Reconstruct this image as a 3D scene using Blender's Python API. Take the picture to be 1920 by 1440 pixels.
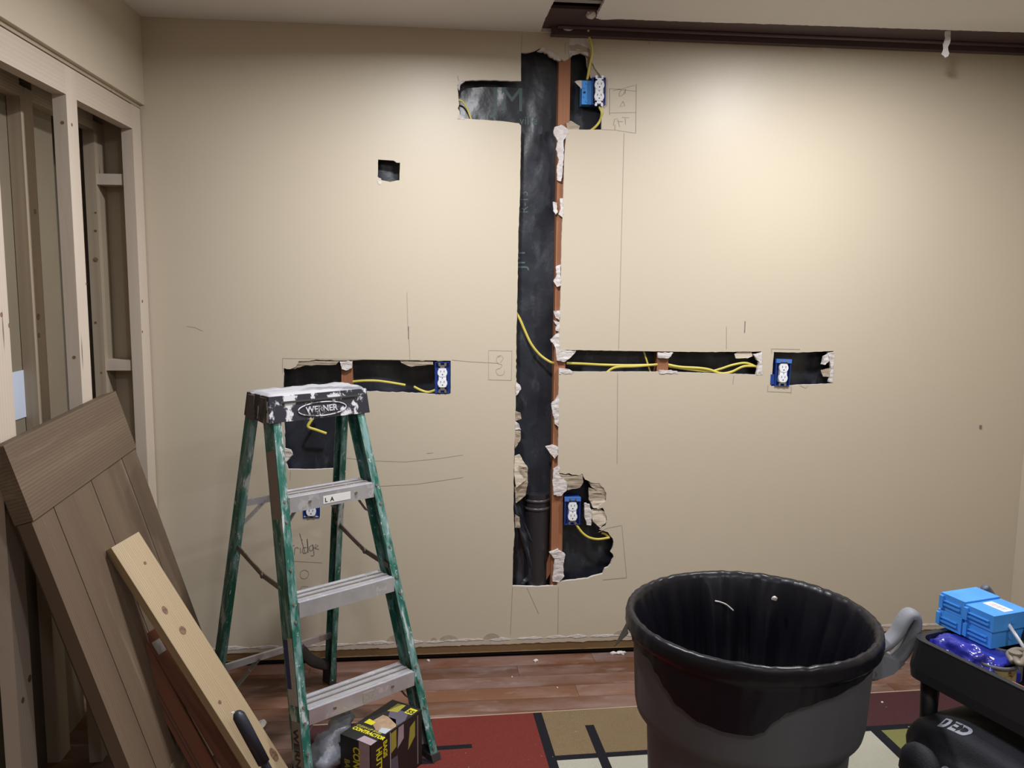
import bpy, bmesh, math, random
import numpy as np
from mathutils import Vector, Matrix, noise
from mathutils.geometry import tessellate_polygon
from mathutils.bvhtree import BVHTree
random.seed(7)
S = bpy.context.scene
for o in list(bpy.data.objects): bpy.data.objects.remove(o)
COL = S.collection

# ------------------------------------------------------------------ camera
FPX, PITCH, YAW, ROLL, CD, CH = 1550.0, .1217, .1008, .0095, 3.19, 1.513
_f = Vector((math.sin(YAW)*math.cos(PITCH), math.cos(YAW)*math.cos(PITCH), -math.sin(PITCH)))
_a0 = Vector((math.cos(YAW), -math.sin(YAW), 0)); _b0 = _a0.cross(_f)
_a = _a0*math.cos(ROLL)+_b0*math.sin(ROLL); _b = _b0*math.cos(ROLL)-_a0*math.sin(ROLL)
CAM = Vector((0, -CD, CH))
cd = bpy.data.cameras.new('camera'); co = bpy.data.objects.new('camera', cd); COL.objects.link(co)
cd.sensor_width = 36; cd.lens = FPX/1920*36; cd.clip_start = .02
m = Matrix((_a, _b, -_f)).transposed().to_4x4(); m.translation = CAM; co.matrix_world = m
S.camera = co

def at(x, y, axis, v):
    """point of the real plane axis = v that the photograph shows at pixel x, y"""
    d = _f + _a*((x-960)/FPX) - _b*((y-720)/FPX)
    return CAM + d*((v-CAM[axis])/d[axis])

# ------------------------------------------------------------------ light
w = bpy.data.worlds.new('world'); S.world = w; w.use_nodes = True
w.node_tree.nodes['Background'].inputs[0].default_value = (.8, .85, 1, 1)
w.node_tree.nodes['Background'].inputs[1].default_value = .05
S.view_settings.view_transform = 'Standard'; S.view_settings.look = 'None'
S.view_settings.exposure = 0.0; S.view_settings.gamma = 1.0
LAMPS = [(.02, -.93, 30), (1.40, -.82, 27.5), (.3, -2.75, 11), (1.6, -2.75, 14), (.6, -4.3, 9)]
for i, (x, y, p) in enumerate(LAMPS):
    l = bpy.data.lights.new('downlight_lamp', 'AREA'); l.shape = 'DISK'; l.size = .13; l.energy = p; l.spread = math.radians(170 if i == 0 else 179); l.color = (.985, .985, 1)
    o = bpy.data.objects.new('downlight_lamp', l); COL.objects.link(o); o.location = (x, y, 2.432)

# ------------------------------------------------------------------ helpers
def tag(o, label=None, cat=None, group=None, kind=None):
    if label: o['label'] = label
    if cat: o['category'] = cat
    if group: o['group'] = group
    if kind: o['kind'] = kind
    return o
def empty(name, loc=(0, 0, 0), label=None, cat=None, group=None, kind=None):
    o = bpy.data.objects.new(name, None); COL.objects.link(o); o.location = loc; o.empty_display_size = .05
    return tag(o, label, cat, group, kind)
def link(name, me, mat, parent=None, M=None):
    """mesh in world coordinates (or local to M); parent is an object without rotation"""
    o = bpy.data.objects.new(name, me); COL.objects.link(o)
    if mat is not None and not me.materials:
        for q in (mat if isinstance(mat, (list, tuple)) else [mat]): me.materials.append(q)
    if parent is not None:
        o.parent = parent
        wm = Matrix.Identity(4); p = parent
        while p is not None: wm = p.matrix_basis @ wm; p = p.parent
        o.matrix_basis = wm.inverted() @ (M if M is not None else Matrix.Identity(4))
    elif M is not None: o.matrix_basis = M
    return o
def fin(bm, name, mat, parent=None, M=None, smooth=False, bevel=0, seg=1):
    if bevel:
        es = [e for e in bm.edges if len(e.link_faces) == 2 and e.calc_face_angle(0) > .6]
        bmesh.ops.bevel(bm, geom=es, offset=bevel, segments=seg, affect='EDGES', profile=.6)
    bmesh.ops.recalc_face_normals(bm, faces=bm.faces[:])
    me = bpy.data.meshes.new(name); bm.to_mesh(me); bm.free()
    if smooth:
        for p in me.polygons: p.use_smooth = True
    return link(name, me, mat, parent, M)
def bx(bm, x0, x1, y0, y1, z0, z1, mi=0):
    v = [bm.verts.new((x, y, z)) for x in (x0, x1) for y in (y0, y1) for z in (z0, z1)]
    for f in ((0, 1, 3, 2), (4, 6, 7, 5), (0, 4, 5, 1), (2, 3, 7, 6), (0, 2, 6, 4), (1, 5, 7, 3)):
        bm.faces.new([v[i] for i in f]).material_index = mi
def box(name, a, b, mat, parent=None, bevel=0, M=None):
    bm = bmesh.new(); bx(bm, min(a[0], b[0]), max(a[0], b[0]), min(a[1], b[1]), max(a[1], b[1]), min(a[2], b[2]), max(a[2], b[2]))
    return fin(bm, name, mat, parent, M, bevel=bevel)
def frame(o, ex, ey, ez):
    M = Matrix((Vector(ex).normalized(), Vector(ey).normalized(), Vector(ez).normalized())).transposed().to_4x4()
    M.translation = Vector(o); return M
def beam(name, p0, p1, side, wd, th, mat, parent=None, bevel=.002, ext=0):
    """board whose centre line runs p0 to p1, local x along it, local y along side (width), local z thickness"""
    p0, p1 = Vector(p0), Vector(p1); ex = (p1-p0).normalized(); L = (p1-p0).length
    ey = Vector(side); ey = (ey-ex*ey.dot(ex)).normalized(); ez = ex.cross(ey)
    bm = bmesh.new(); bx(bm, -ext, L+ext, -wd/2, wd/2, -th/2, th/2)
    return fin(bm, name, mat, parent, frame(p0, ex, ey, ez), bevel=bevel)
def spline(pts, n=8, closed=False):
    P = [Vector(p) for p in pts]; out = []; N = len(P)
    for i in range(N if closed else N-1):
        if closed: p0, p1, p2, p3 = P[i-1], P[i], P[(i+1) % N], P[(i+2) % N]
        else: p0, p1, p2, p3 = P[max(i-1, 0)], P[i], P[i+1], P[min(i+2, N-1)]
        for k in range(n):
            t = k/n
            out.append(.5*((2*p1)+(p2-p0)*t+(2*p0-5*p1+4*p2-p3)*t*t+(3*p1-p0-3*p2+p3)*t*t*t))
    if not closed: out.append(P[-1])
    return out
def tube_bm(bm, pts, r, seg=8, r2=None, up=None, cap=True):
    pts = [Vector(p) for p in pts]; rings = []
    for i, p in enumerate(pts):
        t = (pts[min(i+1, len(pts)-1)]-pts[max(i-1, 0)]).normalized()
        u = Vector(up) if up else Vector((0, 0, 1))
        if abs(t.dot(u)) > .95: u = Vector((0, 1, 0))
        s = t.cross(u).normalized(); u = s.cross(t)
        rr = r(i/(len(pts)-1)) if callable(r) else r; rb = rr if r2 is None else r2*(rr/ (r(0) if callable(r) else r))
        rings.append([bm.verts.new(p+s*math.cos(a)*rr+u*math.sin(a)*rb) for a in [2*math.pi*k/seg for k in range(seg)]])
    for A, B in zip(rings, rings[1:]):
        for k in range(seg): bm.faces.new((A[k], A[(k+1) % seg], B[(k+1) % seg], B[k]))
    if cap: bm.faces.new(rings[0]); bm.faces.new(rings[-1])
def tube(name, pts, r, mat, parent=None, seg=8, r2=None, up=None):
    bm = bmesh.new(); tube_bm(bm, pts, r, seg, r2, up)
    return fin(bm, name, mat, parent, smooth=True)
def cyl(name, p0, p1, r, mat, parent=None, seg=20, r1=None, bevel=0):
    bm = bmesh.new(); p0, p1 = Vector(p0), Vector(p1); ez = (p1-p0).normalized()
    ex = ez.orthogonal().normalized(); ey = ez.cross(ex); r1 = r if r1 is None else r1
    A = [bm.verts.new(p0+(ex*math.cos(a)+ey*math.sin(a))*r) for a in [2*math.pi*k/seg for k in range(seg)]]
    B = [bm.verts.new(p1+(ex*math.cos(a)+ey*math.sin(a))*r1) for a in [2*math.pi*k/seg for k in range(seg)]]
    for k in range(seg): bm.faces.new((A[k], A[(k+1) % seg], B[(k+1) % seg], B[k]))
    bm.faces.new(A); bm.faces.new(B)
    return fin(bm, name, mat, parent, bevel=bevel, seg=2)
def lathe_bm(bm, prof, c, seg=48, cap=False):
    rings = []
    for r, z in prof:
        rings.append([bm.verts.new((c[0]+r*math.cos(a), c[1]+r*math.sin(a), c[2]+z)) for a in [2*math.pi*k/seg for k in range(seg)]])
    for A, B in zip(rings, rings[1:]):
        for k in range(seg): bm.faces.new((A[k], A[(k+1) % seg], B[(k+1) % seg], B[k]))
    if cap: bm.faces.new(rings[0]); bm.faces.new(rings[-1])
def poly_bm(bm, loops, y0, y1, mi_side=0):
    """loops: outer then holes, (x,z) world on the wall; front at y0, back at y1"""
    flat = [p for L in loops for p in L]
    tris = tessellate_polygon([[Vector((p[0], p[1], 0)) for p in L] for L in loops])
    F = [bm.verts.new((p[0], y0, p[1])) for p in flat]; B = [bm.verts.new((p[0], y1, p[1])) for p in flat]
    for t in tris:
        try:
            bm.faces.new([F[i] for i in t]); bm.faces.new([B[i] for i in t][::-1])
        except ValueError: pass
    k = 0
    for L in loops:
        n = len(L)
        for i in range(n):
            a, b = k+i, k+(i+1) % n
            f = bm.faces.new((F[a], F[b], B[b], B[a])); f.material_index = mi_side
        k += n
def W(px, py, Y=0.0):
    p = at(px, py, 1, Y); return (p.x, p.z)
def rough(pts, amp=.002, step=.012, seed=0, closed=True):
    """subdivide an outline and jitter it (torn gypsum / hand-cut edge)"""
    out = []; n = len(pts)
    for i in range(n if closed else n-1):
        a, b = Vector(pts[i][:2]), Vector(pts[(i+1) % n][:2]); L = (b-a).length; k = max(1, int(L/step))
        nrm = Vector((-(b-a).y, (b-a).x)).normalized() if L > 0 else Vector((0, 1))
        am = pts[i][2] if len(pts[i]) > 2 else amp
        for j in range(k):
            p = a.lerp(b, j/k)
            if j: p = p+nrm*am*(noise.noise(Vector((p.x*60, p.y*60, seed)))*1.4+random.uniform(-.5, .5))
            out.append((p.x, p.y))
    return out
def text(name, body, origin, right, up, size, mat, parent=None, ext=.0004, bold=0.0, align='LEFT', proj=None, sx=1.0, shear=0):
    c = bpy.data.curves.new(name, 'FONT'); c.body = body; c.size = size; c.extrude = ext; c.offset = bold; c.align_x = align; c.shear = shear
    c.resolution_u = 4
    t = bpy.data.objects.new(name+'_src', c); COL.objects.link(t)
    dg = bpy.context.evaluated_depsgraph_get(); me = bpy.data.meshes.new_from_object(t.evaluated_get(dg))
    bpy.data.objects.remove(t); bpy.data.curves.remove(c); me.materials.clear(); me.name = name
    M = frame(origin, right, up, Vector(right).cross(Vector(up))) @ Matrix.Diagonal((sx, 1, 1, 1))
    if proj:
        bvh, off = proj; n = Vector(right).cross(Vector(up)).normalized()
        for v in me.vertices:
            p = M @ v.co; hit = bvh.ray_cast(p+n*.3, -n)
            v.co = (hit[0]+n*(off+(ext if v.co.z > 0 else 0))) if hit[0] else p
        return link(name, me, mat, parent)
    return link(name, me, mat, parent, M)
def ribbon_bm(bm, pts, wd, Y):
    """flat pencil stroke on the wall, pts are (x,z)"""
    P = [Vector((p[0], 0, p[1])) for p in pts]
    L = []
    for i, p in enumerate(P):
        t = (P[min(i+1, len(P)-1)]-P[max(i-1, 0)]).normalized(); s = Vector((-t.z, 0, t.x))*wd/2
        L.append((bm.verts.new((p.x+s.x, Y, p.z+s.z)), bm.verts.new((p.x-s.x, Y, p.z-s.z))))
    for a, b in zip(L, L[1:]): bm.faces.new((a[0], a[1], b[1], b[0]))
def disp(bm, amp, sc, seed=0, nrm=None):
    bm.normal_update()
    for v in bm.verts:
        n = nrm or v.normal
        v.co += n*amp*noise.fractal(v.co*sc+Vector((seed, seed*1.7, 0)), 1, 2, 3)

# ------------------------------------------------------------------ materials
def mat(name, col, rough_=.6, metal=0, spec=.5, var=None, vscale=20, vstretch=(1, 1, 1), vdetail=4, bump=0, bscale=60, bstretch=(1, 1, 1), splat=None, randv=0, coat=0, wood=None, rings=None, emis=0):
    """var: second colour mixed by noise; splat: (colour, threshold, scale, stretch) hard-edged patches"""
    m_ = bpy.data.materials.new(name); m_.use_nodes = True; nt = m_.node_tree; N = nt.nodes; K = nt.links
    b = N['Principled BSDF']; b.inputs['Roughness'].default_value = rough_; b.inputs['Metallic'].default_value = metal
    b.inputs['Specular IOR Level'].default_value = spec; b.inputs['Coat Weight'].default_value = coat
    tc = N.new('ShaderNodeTexCoord').outputs['Object']
    def noi(scale, stretch, detail=4, ro=.55):
        mp = N.new('ShaderNodeMapping'); mp.inputs['Scale'].default_value = stretch; K.new(tc, mp.inputs[0])
        oi = N.new('ShaderNodeObjectInfo'); ad = N.new('ShaderNodeVectorMath'); ad.operation = 'ADD'
        ml = N.new('ShaderNodeMath'); ml.operation = 'MULTIPLY'; ml.inputs[1].default_value = 37; K.new(oi.outputs['Random'], ml.inputs[0])
        K.new(mp.outputs[0], ad.inputs[0]); K.new(ml.outputs[0], ad.inputs[1])
        n = N.new('ShaderNodeTexNoise'); n.inputs['Scale'].default_value = scale; n.inputs['Detail'].default_value = detail; n.inputs['Roughness'].default_value = ro
        K.new(ad.outputs[0], n.inputs['Vector']); return n.outputs['Fac'], ad.outputs[0]
    def ramp(fac, a, c):
        r = N.new('ShaderNodeMapRange'); r.inputs[1].default_value = a; r.inputs[2].default_value = c; K.new(fac, r.inputs[0]); return r.outputs[0]
    def mix(fac, A, B, mode='MIX'):
        x = N.new('ShaderNodeMix'); x.data_type = 'RGBA'; x.blend_type = mode
        if isinstance(fac, (int, float)): x.inputs[0].default_value = fac
        else: K.new(fac, x.inputs[0])
        for i, q in ((6, A), (7, B)):
            if isinstance(q, tuple): x.inputs[i].default_value = (*q, 1)
            else: K.new(q, x.inputs[i])
        return x.outputs[2]
    cur = tuple(col)
    if var is not None:
        n, _ = noi(vscale, vstretch, vdetail); cur = mix(ramp(n, .3, .7), cur, tuple(var))
    if wood is not None:           # grain colour, stretch, strength
        n, vec = noi(3.0, (wood[1]*.15, wood[1], wood[1]), 2)
        wv = N.new('ShaderNodeTexWave'); wv.wave_type = 'BANDS'; wv.bands_direction = 'Y'; wv.inputs['Scale'].default_value = 1.0
        wv.inputs['Distortion'].default_value = 4; wv.inputs['Detail'].default_value = 3; wv.inputs['Detail Scale'].default_value = 1.2
        mp = N.new('ShaderNodeMapping'); mp.inputs['Scale'].default_value = (wood[1]*.12, wood[1], wood[1]); K.new(vec, mp.inputs[0]); K.new(mp.outputs[0], wv.inputs['Vector'])
        ml = N.new('ShaderNodeMath'); ml.operation = 'MULTIPLY'; K.new(wv.outputs['Fac'], ml.inputs[0]); ml.inputs[1].default_value = wood[2]
        cur = mix(ml.outputs[0], cur, tuple(wood[0]))
        if len(wood) > 3:          # knots
            vo = N.new('ShaderNodeTexVoronoi'); vo.inputs['Scale'].default_value = 1
            mp2 = N.new('ShaderNodeMapping'); mp2.inputs['Scale'].default_value = (wood[3]*.55, wood[3], wood[3]*.3); K.new(vec, mp2.inputs[0]); K.new(mp2.outputs[0], vo.inputs['Vector'])
            cur = mix(ramp(vo.outputs['Distance'], .11, .05), cur, tuple(c*.3 for c in wood[0]))
    if randv:
        oi = N.new('ShaderNodeObjectInfo'); hv = N.new('ShaderNodeHueSaturation'); r = N.new('ShaderNodeMapRange')
        r.inputs[3].default_value = 1-randv; r.inputs[4].default_value = 1+randv; K.new(oi.outputs['Random'], r.inputs[0]); K.new(r.outputs[0], hv.inputs['Value'])
        if isinstance(cur, tuple): hv.inputs['Color'].default_value = (*cur, 1)
        else: K.new(cur, hv.inputs['Color'])
        cur = hv.outputs[0]
    for sp in (splat or []):
        n, _ = noi(sp[2], sp[3], 5, .65); soft = sp[4] if len(sp) > 4 else .02
        fac = ramp(n, sp[1], sp[1]+soft)
        if len(sp) > 5:
            ml = N.new('ShaderNodeMath'); ml.operation = 'MULTIPLY'; K.new(fac, ml.inputs[0]); ml.inputs[1].default_value = sp[5]; fac = ml.outputs[0]
        cur = mix(fac, cur, tuple(sp[0]))
    if isinstance(cur, tuple): b.inputs['Base Color'].default_value = (*cur, 1)
    else: K.new(cur, b.inputs['Base Color'])
    if bump:
        n, _ = noi(bscale, bstretch, 3); bp = N.new('ShaderNodeBump'); bp.inputs['Strength'].default_value = bump; bp.inputs['Distance'].default_value = .004
        K.new(n, bp.inputs['Height']); K.new(bp.outputs[0], b.inputs['Normal'])
    if emis: b.inputs['Emission Color'].default_value = (*col, 1); b.inputs['Emission Strength'].default_value = emis
    return m_
WHITE = (.72, .72, .74)
M_wall = mat('beige_wall_paint', (.53, .468, .368), .43, var=(.52, .457, .357), vscale=1.5, bump=.04, bscale=120, spec=.5)
M_gyp = mat('broken_gypsum', (.66, .63, .62), .9, var=(.5, .45, .43), vscale=45, bump=.6, bscale=90)
M_paper = mat('torn_drywall_paper', (.43, .36, .28), .9, var=(.34, .28, .21), vscale=25, bump=.3, bscale=60)
M_ceil = mat('ceiling_paint', (.68, .67, .66), .8, var=(.70, .69, .68), vscale=3, bump=.08, bscale=150)
M_beam = mat('steel_beam_primer', (.055, .03, .034), .45, var=(.07, .04, .042), vscale=8, vstretch=(.2, 2, 2))
M_dark = mat('cavity_shade_board', (.02, .018, .018), .9, var=(.03, .025, .022), vscale=6)  # near-black colour stands in for the shade inside cavities and gaps
M_stud = mat('framing_lumber', (.54, .47, .40), .75, var=(.47, .40, .33), vscale=6, vstretch=(.15, 1, 1), wood=((.42, .34, .26), 5, .3, 4), randv=.06, bump=.15, bscale=40, bstretch=(.1, 1, 1))
M_studd = mat('older_framing_lumber', (.42, .35, .26), .8, var=(.32, .26, .19), vscale=5, vstretch=(.15, 1, 1), wood=((.26, .2, .14), 6, .6, 4), randv=.08)
M_cav = mat('reddish_old_stud', (.33, .14, .065), .6, var=(.24, .095, .045), vscale=5, vstretch=(.15, 1, 1), wood=((.19, .075, .035), 5, .3), randv=.12)
M_sill = mat('pine_sill_plate', (.42, .29, .15), .7, var=(.33, .22, .11), vscale=6, vstretch=(.15, 1, 1), wood=((.26, .17, .08), 6, .4, 5))
M_barrier = mat('black_vapor_barrier', (.013, .015, .022), .34, var=(.026, .031, .042), vscale=6, bump=.7, bscale=14, splat=[((.085, .09, .11), .55, 11, (1.6, 1, .7), .16, .6)])
M_ink = mat('faded_green_print', (.06, .095, .095), .6)
M_pipe = mat('black_drain_pipe', (.022, .02, .024), .35)
M_pencil = mat('pencil_graphite', (.33, .29, .23), .8)
M_pencild = mat('dark_pencil_graphite', (.17, .15, .13), .7)
M_yel = mat('yellow_cable_jacket', (.60, .52, .09), .45, var=(.5, .42, .08), vscale=8)
M_blue = mat('blue_outlet_box_plastic', (.012, .05, .27), .4, var=(.01, .04, .2), vscale=20)
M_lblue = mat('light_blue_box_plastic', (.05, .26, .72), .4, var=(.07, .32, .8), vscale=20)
M_wplas = mat('white_receptacle_plastic', (.78, .8, .86), .3)
M_slot = mat('black_slot', (.01, .01, .012), .6)
M_metal = mat('screw_metal', (.5, .5, .52), .35, metal=1)
M_plank = mat('reddish_wood_plank', (.175, .078, .040), .42, var=(.12, .05, .026), vscale=7, vstretch=(.12, 1.6, 1), wood=((.075, .028, .016), 9, .5), randv=.24, splat=[((.40, .33, .33), .42, 2.6, (.8, 2.4, 1), .35, .42), ((.5, .42, .42), .56, 9, (.6, 1.6, 1), .2, .35)])
M_base = mat('subfloor_wood', (.17, .07, .035), .5, var=(.12, .05, .03), vscale=5)
def rugm(n, c, d): return mat(n, c, .95, spec=.1, var=d, vscale=260, bump=.8, bscale=500, splat=[((.5, .45, .42), .70, 40, (1, 1, 1), .03, .6)])
M_rugR = rugm('rug_red', (.20, .042, .034), (.15, .028, .024)); M_rugT = rugm('rug_tan', (.235, .172, .10), (.18, .13, .07))
M_rugK = rugm('rug_black', (.018, .018, .024), (.012, .012, .016)); M_rugW = rugm('rug_cream', (.48, .47, .39), (.40, .39, .33))
M_rugM = rugm('rug_maroon', (.085, .035, .038), (.06, .025, .028)); M_rugG = rugm('rug_green', (.23, .23, .09), (.17, .17, .06))
M_rail = mat('green_fiberglass_rail', (.008, .088, .06), .4, var=(.013, .125, .092), vscale=9, vstretch=(.3, 1, 1), splat=[((.27, .40, .41), .44, 34, (.3, 1.4, 1.4), .16, .6), ((.50, .52, .53), .585, 17, (.3, 1.3, 1.3), .04, .85), ((.5, .52, .53), .62, 70, (.7, 1, 1), .03, .8)])
M_cap = mat('black_ladder_cap_plastic', (.018, .019, .03), .45, splat=[((.62, .62, .66), .52, 22, (1, 1, .7), .05, .95)])
M_captop = mat('joint_compound_smeared_cap', (.36, .36, .39), .6, splat=[((.05, .05, .07), .52, 9, (.4, 3, 1), .12, .75)])
M_capend = mat('scuffed_grey_brown_cap_end', (.075, .06, .055), .6, splat=[((.02, .018, .02), .52, 14, (2, 1, .5), .08, .9)])
M_alu = mat('aluminium_step', (.62, .62, .66), .34, metal=.55, var=(.5, .5, .54), vscale=14, splat=[((.78, .78, .8), .58, 26, (1, 1, 1), .08, .7)])
M_strap = mat('dull_steel_spreader', (.20, .165, .14), .5, metal=.4, splat=[((.5, .48, .47), .62, 40, (1, 1, 1), .04, .8)])
M_boot = mat('black_rubber_foot', (.03, .027, .028), .6)
M_lab = mat('grey_warning_sticker', (.2, .165, .15), .7, var=(.24, .2, .18), vscale=200, vstretch=(3, 1, 1))
M_labb = mat('blue_sticker', (.03, .032, .13), .6); M_labw = mat('off_white_sticker', (.4, .38, .35), .6, var=(.3, .28, .26), vscale=150)
M_door = mat('weathered_brown_wood', (.155, .108, .068), .7, var=(.105, .07, .045), vscale=6, vstretch=(.12, 1.5, 1), wood=((.075, .05, .033), 6, .5), randv=.08, bump=.3, bscale=30, bstretch=(.08, 1, 1), splat=[((.24, .19, .14), .60, 9, (.15, 2.5, 1), .15, .5)])
M_doord = mat('dark_wood_gap', (.05, .035, .025), .8)
M_pine = mat('pale_pine_board', (.50, .40, .255), .6, var=(.42, .32, .19), vscale=6, vstretch=(.12, 1.2, 1), wood=((.27, .17, .085), 8, .5))
M_knot = mat('pine_knot', (.10, .055, .035), .6, var=(.26, .16, .09), vscale=120)
M_red = mat('reddish_stained_trim', (.15, .05, .022), .45, var=(.11, .035, .016), vscale=5, vstretch=(.1, 1.5, 1))
M_grip = mat('navy_black_grip', (.018, .025, .038), .42, splat=[((.25, .26, .28), .68, 60, (1, 1, 1), .03, .7)])
M_can = mat('grey_trash_can_plastic', (.082, .085, .10), .65, var=(.066, .068, .08), vscale=10, vstretch=(1, 1, .15), splat=[((.10, .10, .11), .6, 9, (3, 3, .5), .2, .5)])
M_hand = mat('dusty_grey_can_handle', (.19, .20, .225), .6, splat=[((.03, .03, .04), .60, 26, (1, 1, .5), .05, .8)])
M_liner = mat('glossy_black_liner', (.006, .006, .010), .34, spec=.28, bump=.4, bscale=18, bstretch=(1, 1, .4))
M_cart = mat('black_cart_plastic', (.008, .008, .010), .5)
M_bagblue = mat('glossy_blue_plastic_bag', (.018, .022, .25), .22, var=(.03, .035, .34), vscale=14, bump=.9, bscale=30)
M_fabric = mat('black_fabric_bag', (.008, .009, .015), .7, var=(.012, .014, .022), vscale=10, bump=.3, bscale=300)
M_strapg = mat('dark_grey_webbing', (.045, .043, .048), .6, bump=.3, bscale=300)
M_print = mat('pale_grey_print', (.36, .38, .46), .6)
M_tin = mat('dull_tin', (.32, .32, .33), .38, metal=.6, var=(.25, .25, .25), vscale=30)
M_tinlabel = mat('yellow_paint_can_label', (.33, .25, .10), .6, splat=[((.16, .03, .03), .5, 25, (1, 1, 1), .05, 1)])
M_rust = mat('old_khaki_steel', (.17, .14, .11), .55, metal=.3, var=(.22, .19, .15), vscale=40)
M_clear = mat('frosted_plastic_lid', (.42, .42, .42), .25)
M_ylw = mat('yellow_print', (.62, .56, .02), .5); M_ylwd = mat('dull_yellow_print', (.33, .30, .05), .5)
M_blk = mat('black_carton', (.016, .016, .017), .42); M_pink = mat('pinkish_grey_carton', (.40, .31, .36), .6, var=(.33, .25, .3), vscale=40)
M_grey = mat('slate_grey_print', (.10, .09, .125), .5); M_skin = mat('tan_photo_print', (.43, .30, .19), .5, var=(.3, .2, .13), vscale=50); M_lbl = mat('white_label', (.75, .75, .75), .5)
M_sack = mat('dusty_silver_plastic', (.34, .36, .41), .3, var=(.2, .22, .27), vscale=12, bump=.6, bscale=40, splat=[((.03, .03, .05), .64, 16, (1, 1, 1), .05, .8)])
M_olive = mat('olive_brown_board', (.20, .165, .115), .85, var=(.175, .145, .1), vscale=3)
M_paperb = mat('pale_blue_paper', (.50, .56, .68), .7)
M_trimw = mat('white_trim', (.75, .74, .72), .5)
M_glow = mat('lit_lamp_lens', (1, .95, .88), .5, emis=6)

M_band = mat('bared_board_band', (.50, .435, .35), .85, var=(.42, .36, .28), vscale=12)
# ------------------------------------------------------------------ room shell
XL, XR = -1.03, 2.49
# back wall: sheet of drywall with the cut-outs, in front of studs and insulation
wall = empty('wall_back', (0, 0, 0), kind='structure')
def wp(L): return [(*W(p[0], p[1]), *( [p[2]] if len(p) > 2 else [])) for p in L]
T = .0045  # torn amplitude
holeA = [(977, 98, T), (992, 98, T), (1003, 95, T), (1012, 91, T), (1022, 91, T), (1030, 96, T), (1038, 104, T), (1047, 108, T), (1058, 114, .001), (1066, 110, T), (1070, 104, T), (1077, 100, T), (1088, 99, T), (1099, 102, T), (1106, 108, T), (1113, 122, T), (1120, 134, T), (1128, 148, .0006),
 (1128, 243, .0006), (1088, 243, .0008), (1062, 242, .001), (1058, 300, .001), (1057, 340, .001), (1055, 400, .001), (1053, 450, .001), (1052, 500, .001), (1051, 560, .001), (1049, 610, .001), (1048, 656, .0008), (1240, 659, .0008), (1330, 660, .001), (1428, 659, T), (1423, 680, T), (1424, 703, .001), (1380, 701, .001), (1240, 697, .0008), (1150, 697, .0008), (1048, 697, .001),
 (1047, 740, .0015), (1047, 800, .0015), (1046, 887, T), (1060, 889, T), (1086, 892, T), (1092, 888, T), (1097, 899, T), (1108, 905, T), (1124, 906, T), (1132, 915, T), (1137, 925, T), (1136, 939, T), (1124, 948, T), (1120, 955, T), (1130, 952, T), (1134, 962, T), (1138, 976, T), (1135, 986, T), (1124, 993, T), (1140, 998, T), (1149, 1010, T), (1150, 1024, T), (1145, 1035, T), (1151, 1045, T), (1145, 1058, T), (1134, 1066, T), (1130, 1076, T), (1114, 1080, T), (1090, 1086, .002), (1062, 1089, .002), (1046, 1092, .002),
 (1044, 1098, .001), (1010, 1100, .001), (961, 1099, .0008), (962, 1040, .001), (965, 1000, .001), (963, 960, .002), (963, 900, .001), (964, 860, .001), (966, 800, .0015), (968, 700, .002), (968, 640, .001), (970, 560, .001), (972, 440, .001), (975, 360, .0008), (976, 300, .0008), (977, 236, .002), (973, 231, .001), (940, 227, .001), (862, 222, T), (860, 190, .001), (858, 160, T), (864, 152, .001), (900, 150, .001), (977, 152, .0006)]
holeD = [(532, 690, T), (545, 692, T), (554, 688, T), (560, 677, .002), (600, 675, .001), (645, 676, .001), (700, 674, .002), (745, 675, .002), (845, 677, .0006), (845, 738, .001), (810, 739, .002), (760, 736, .002), (700, 734, .0015), (641, 733, .001), (641, 800, .001), (640, 878, .001), (600, 880, .001), (540, 880, T), (536, 868, T), (543, 860, T), (548, 850, T), (545, 844, T), (534, 841, T), (533, 800, .001), (531, 720, .001)]
holeE = [(709, 299, .0005), (738, 301, .001), (744, 305, .001), (750, 305, .0006), (749, 338, .001), (731, 341, .001), (716, 338, .001), (708, 331, .001)]
holeF = [(1451, 660, .001), (1500, 661, .001), (1563, 658, .0006), (1561, 700, .001), (1560, 718, .001), (1553, 720, .001), (1510, 721, .001), (1484, 723, .001), (1446, 724, .0006), (1448, 700, .0006)]
holeG = [(569, 928, 0), (600, 928, 0), (600, 969, 0), (569, 969, 0)]
holes = [rough(wp(h), seed=i) for i, h in enumerate((holeA, holeD, holeE, holeF, holeG))]
bot = []
x = -1.9
while x < 2.58:
    bot.append((x, .062+.006*noise.noise(Vector((x*9, 0, 3)))+.004*noise.noise(Vector((x*40, 0, 3))))); x += .02
outer = [(-1.9, 2.44)]+bot+[(2.58, .07), (2.58, 2.44)]
bm = bmesh.new(); poly_bm(bm, [outer]+holes, 0, .0127, 1)
fin(bm, 'drywall_sheet', [M_wall, M_gyp], wall)
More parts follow.
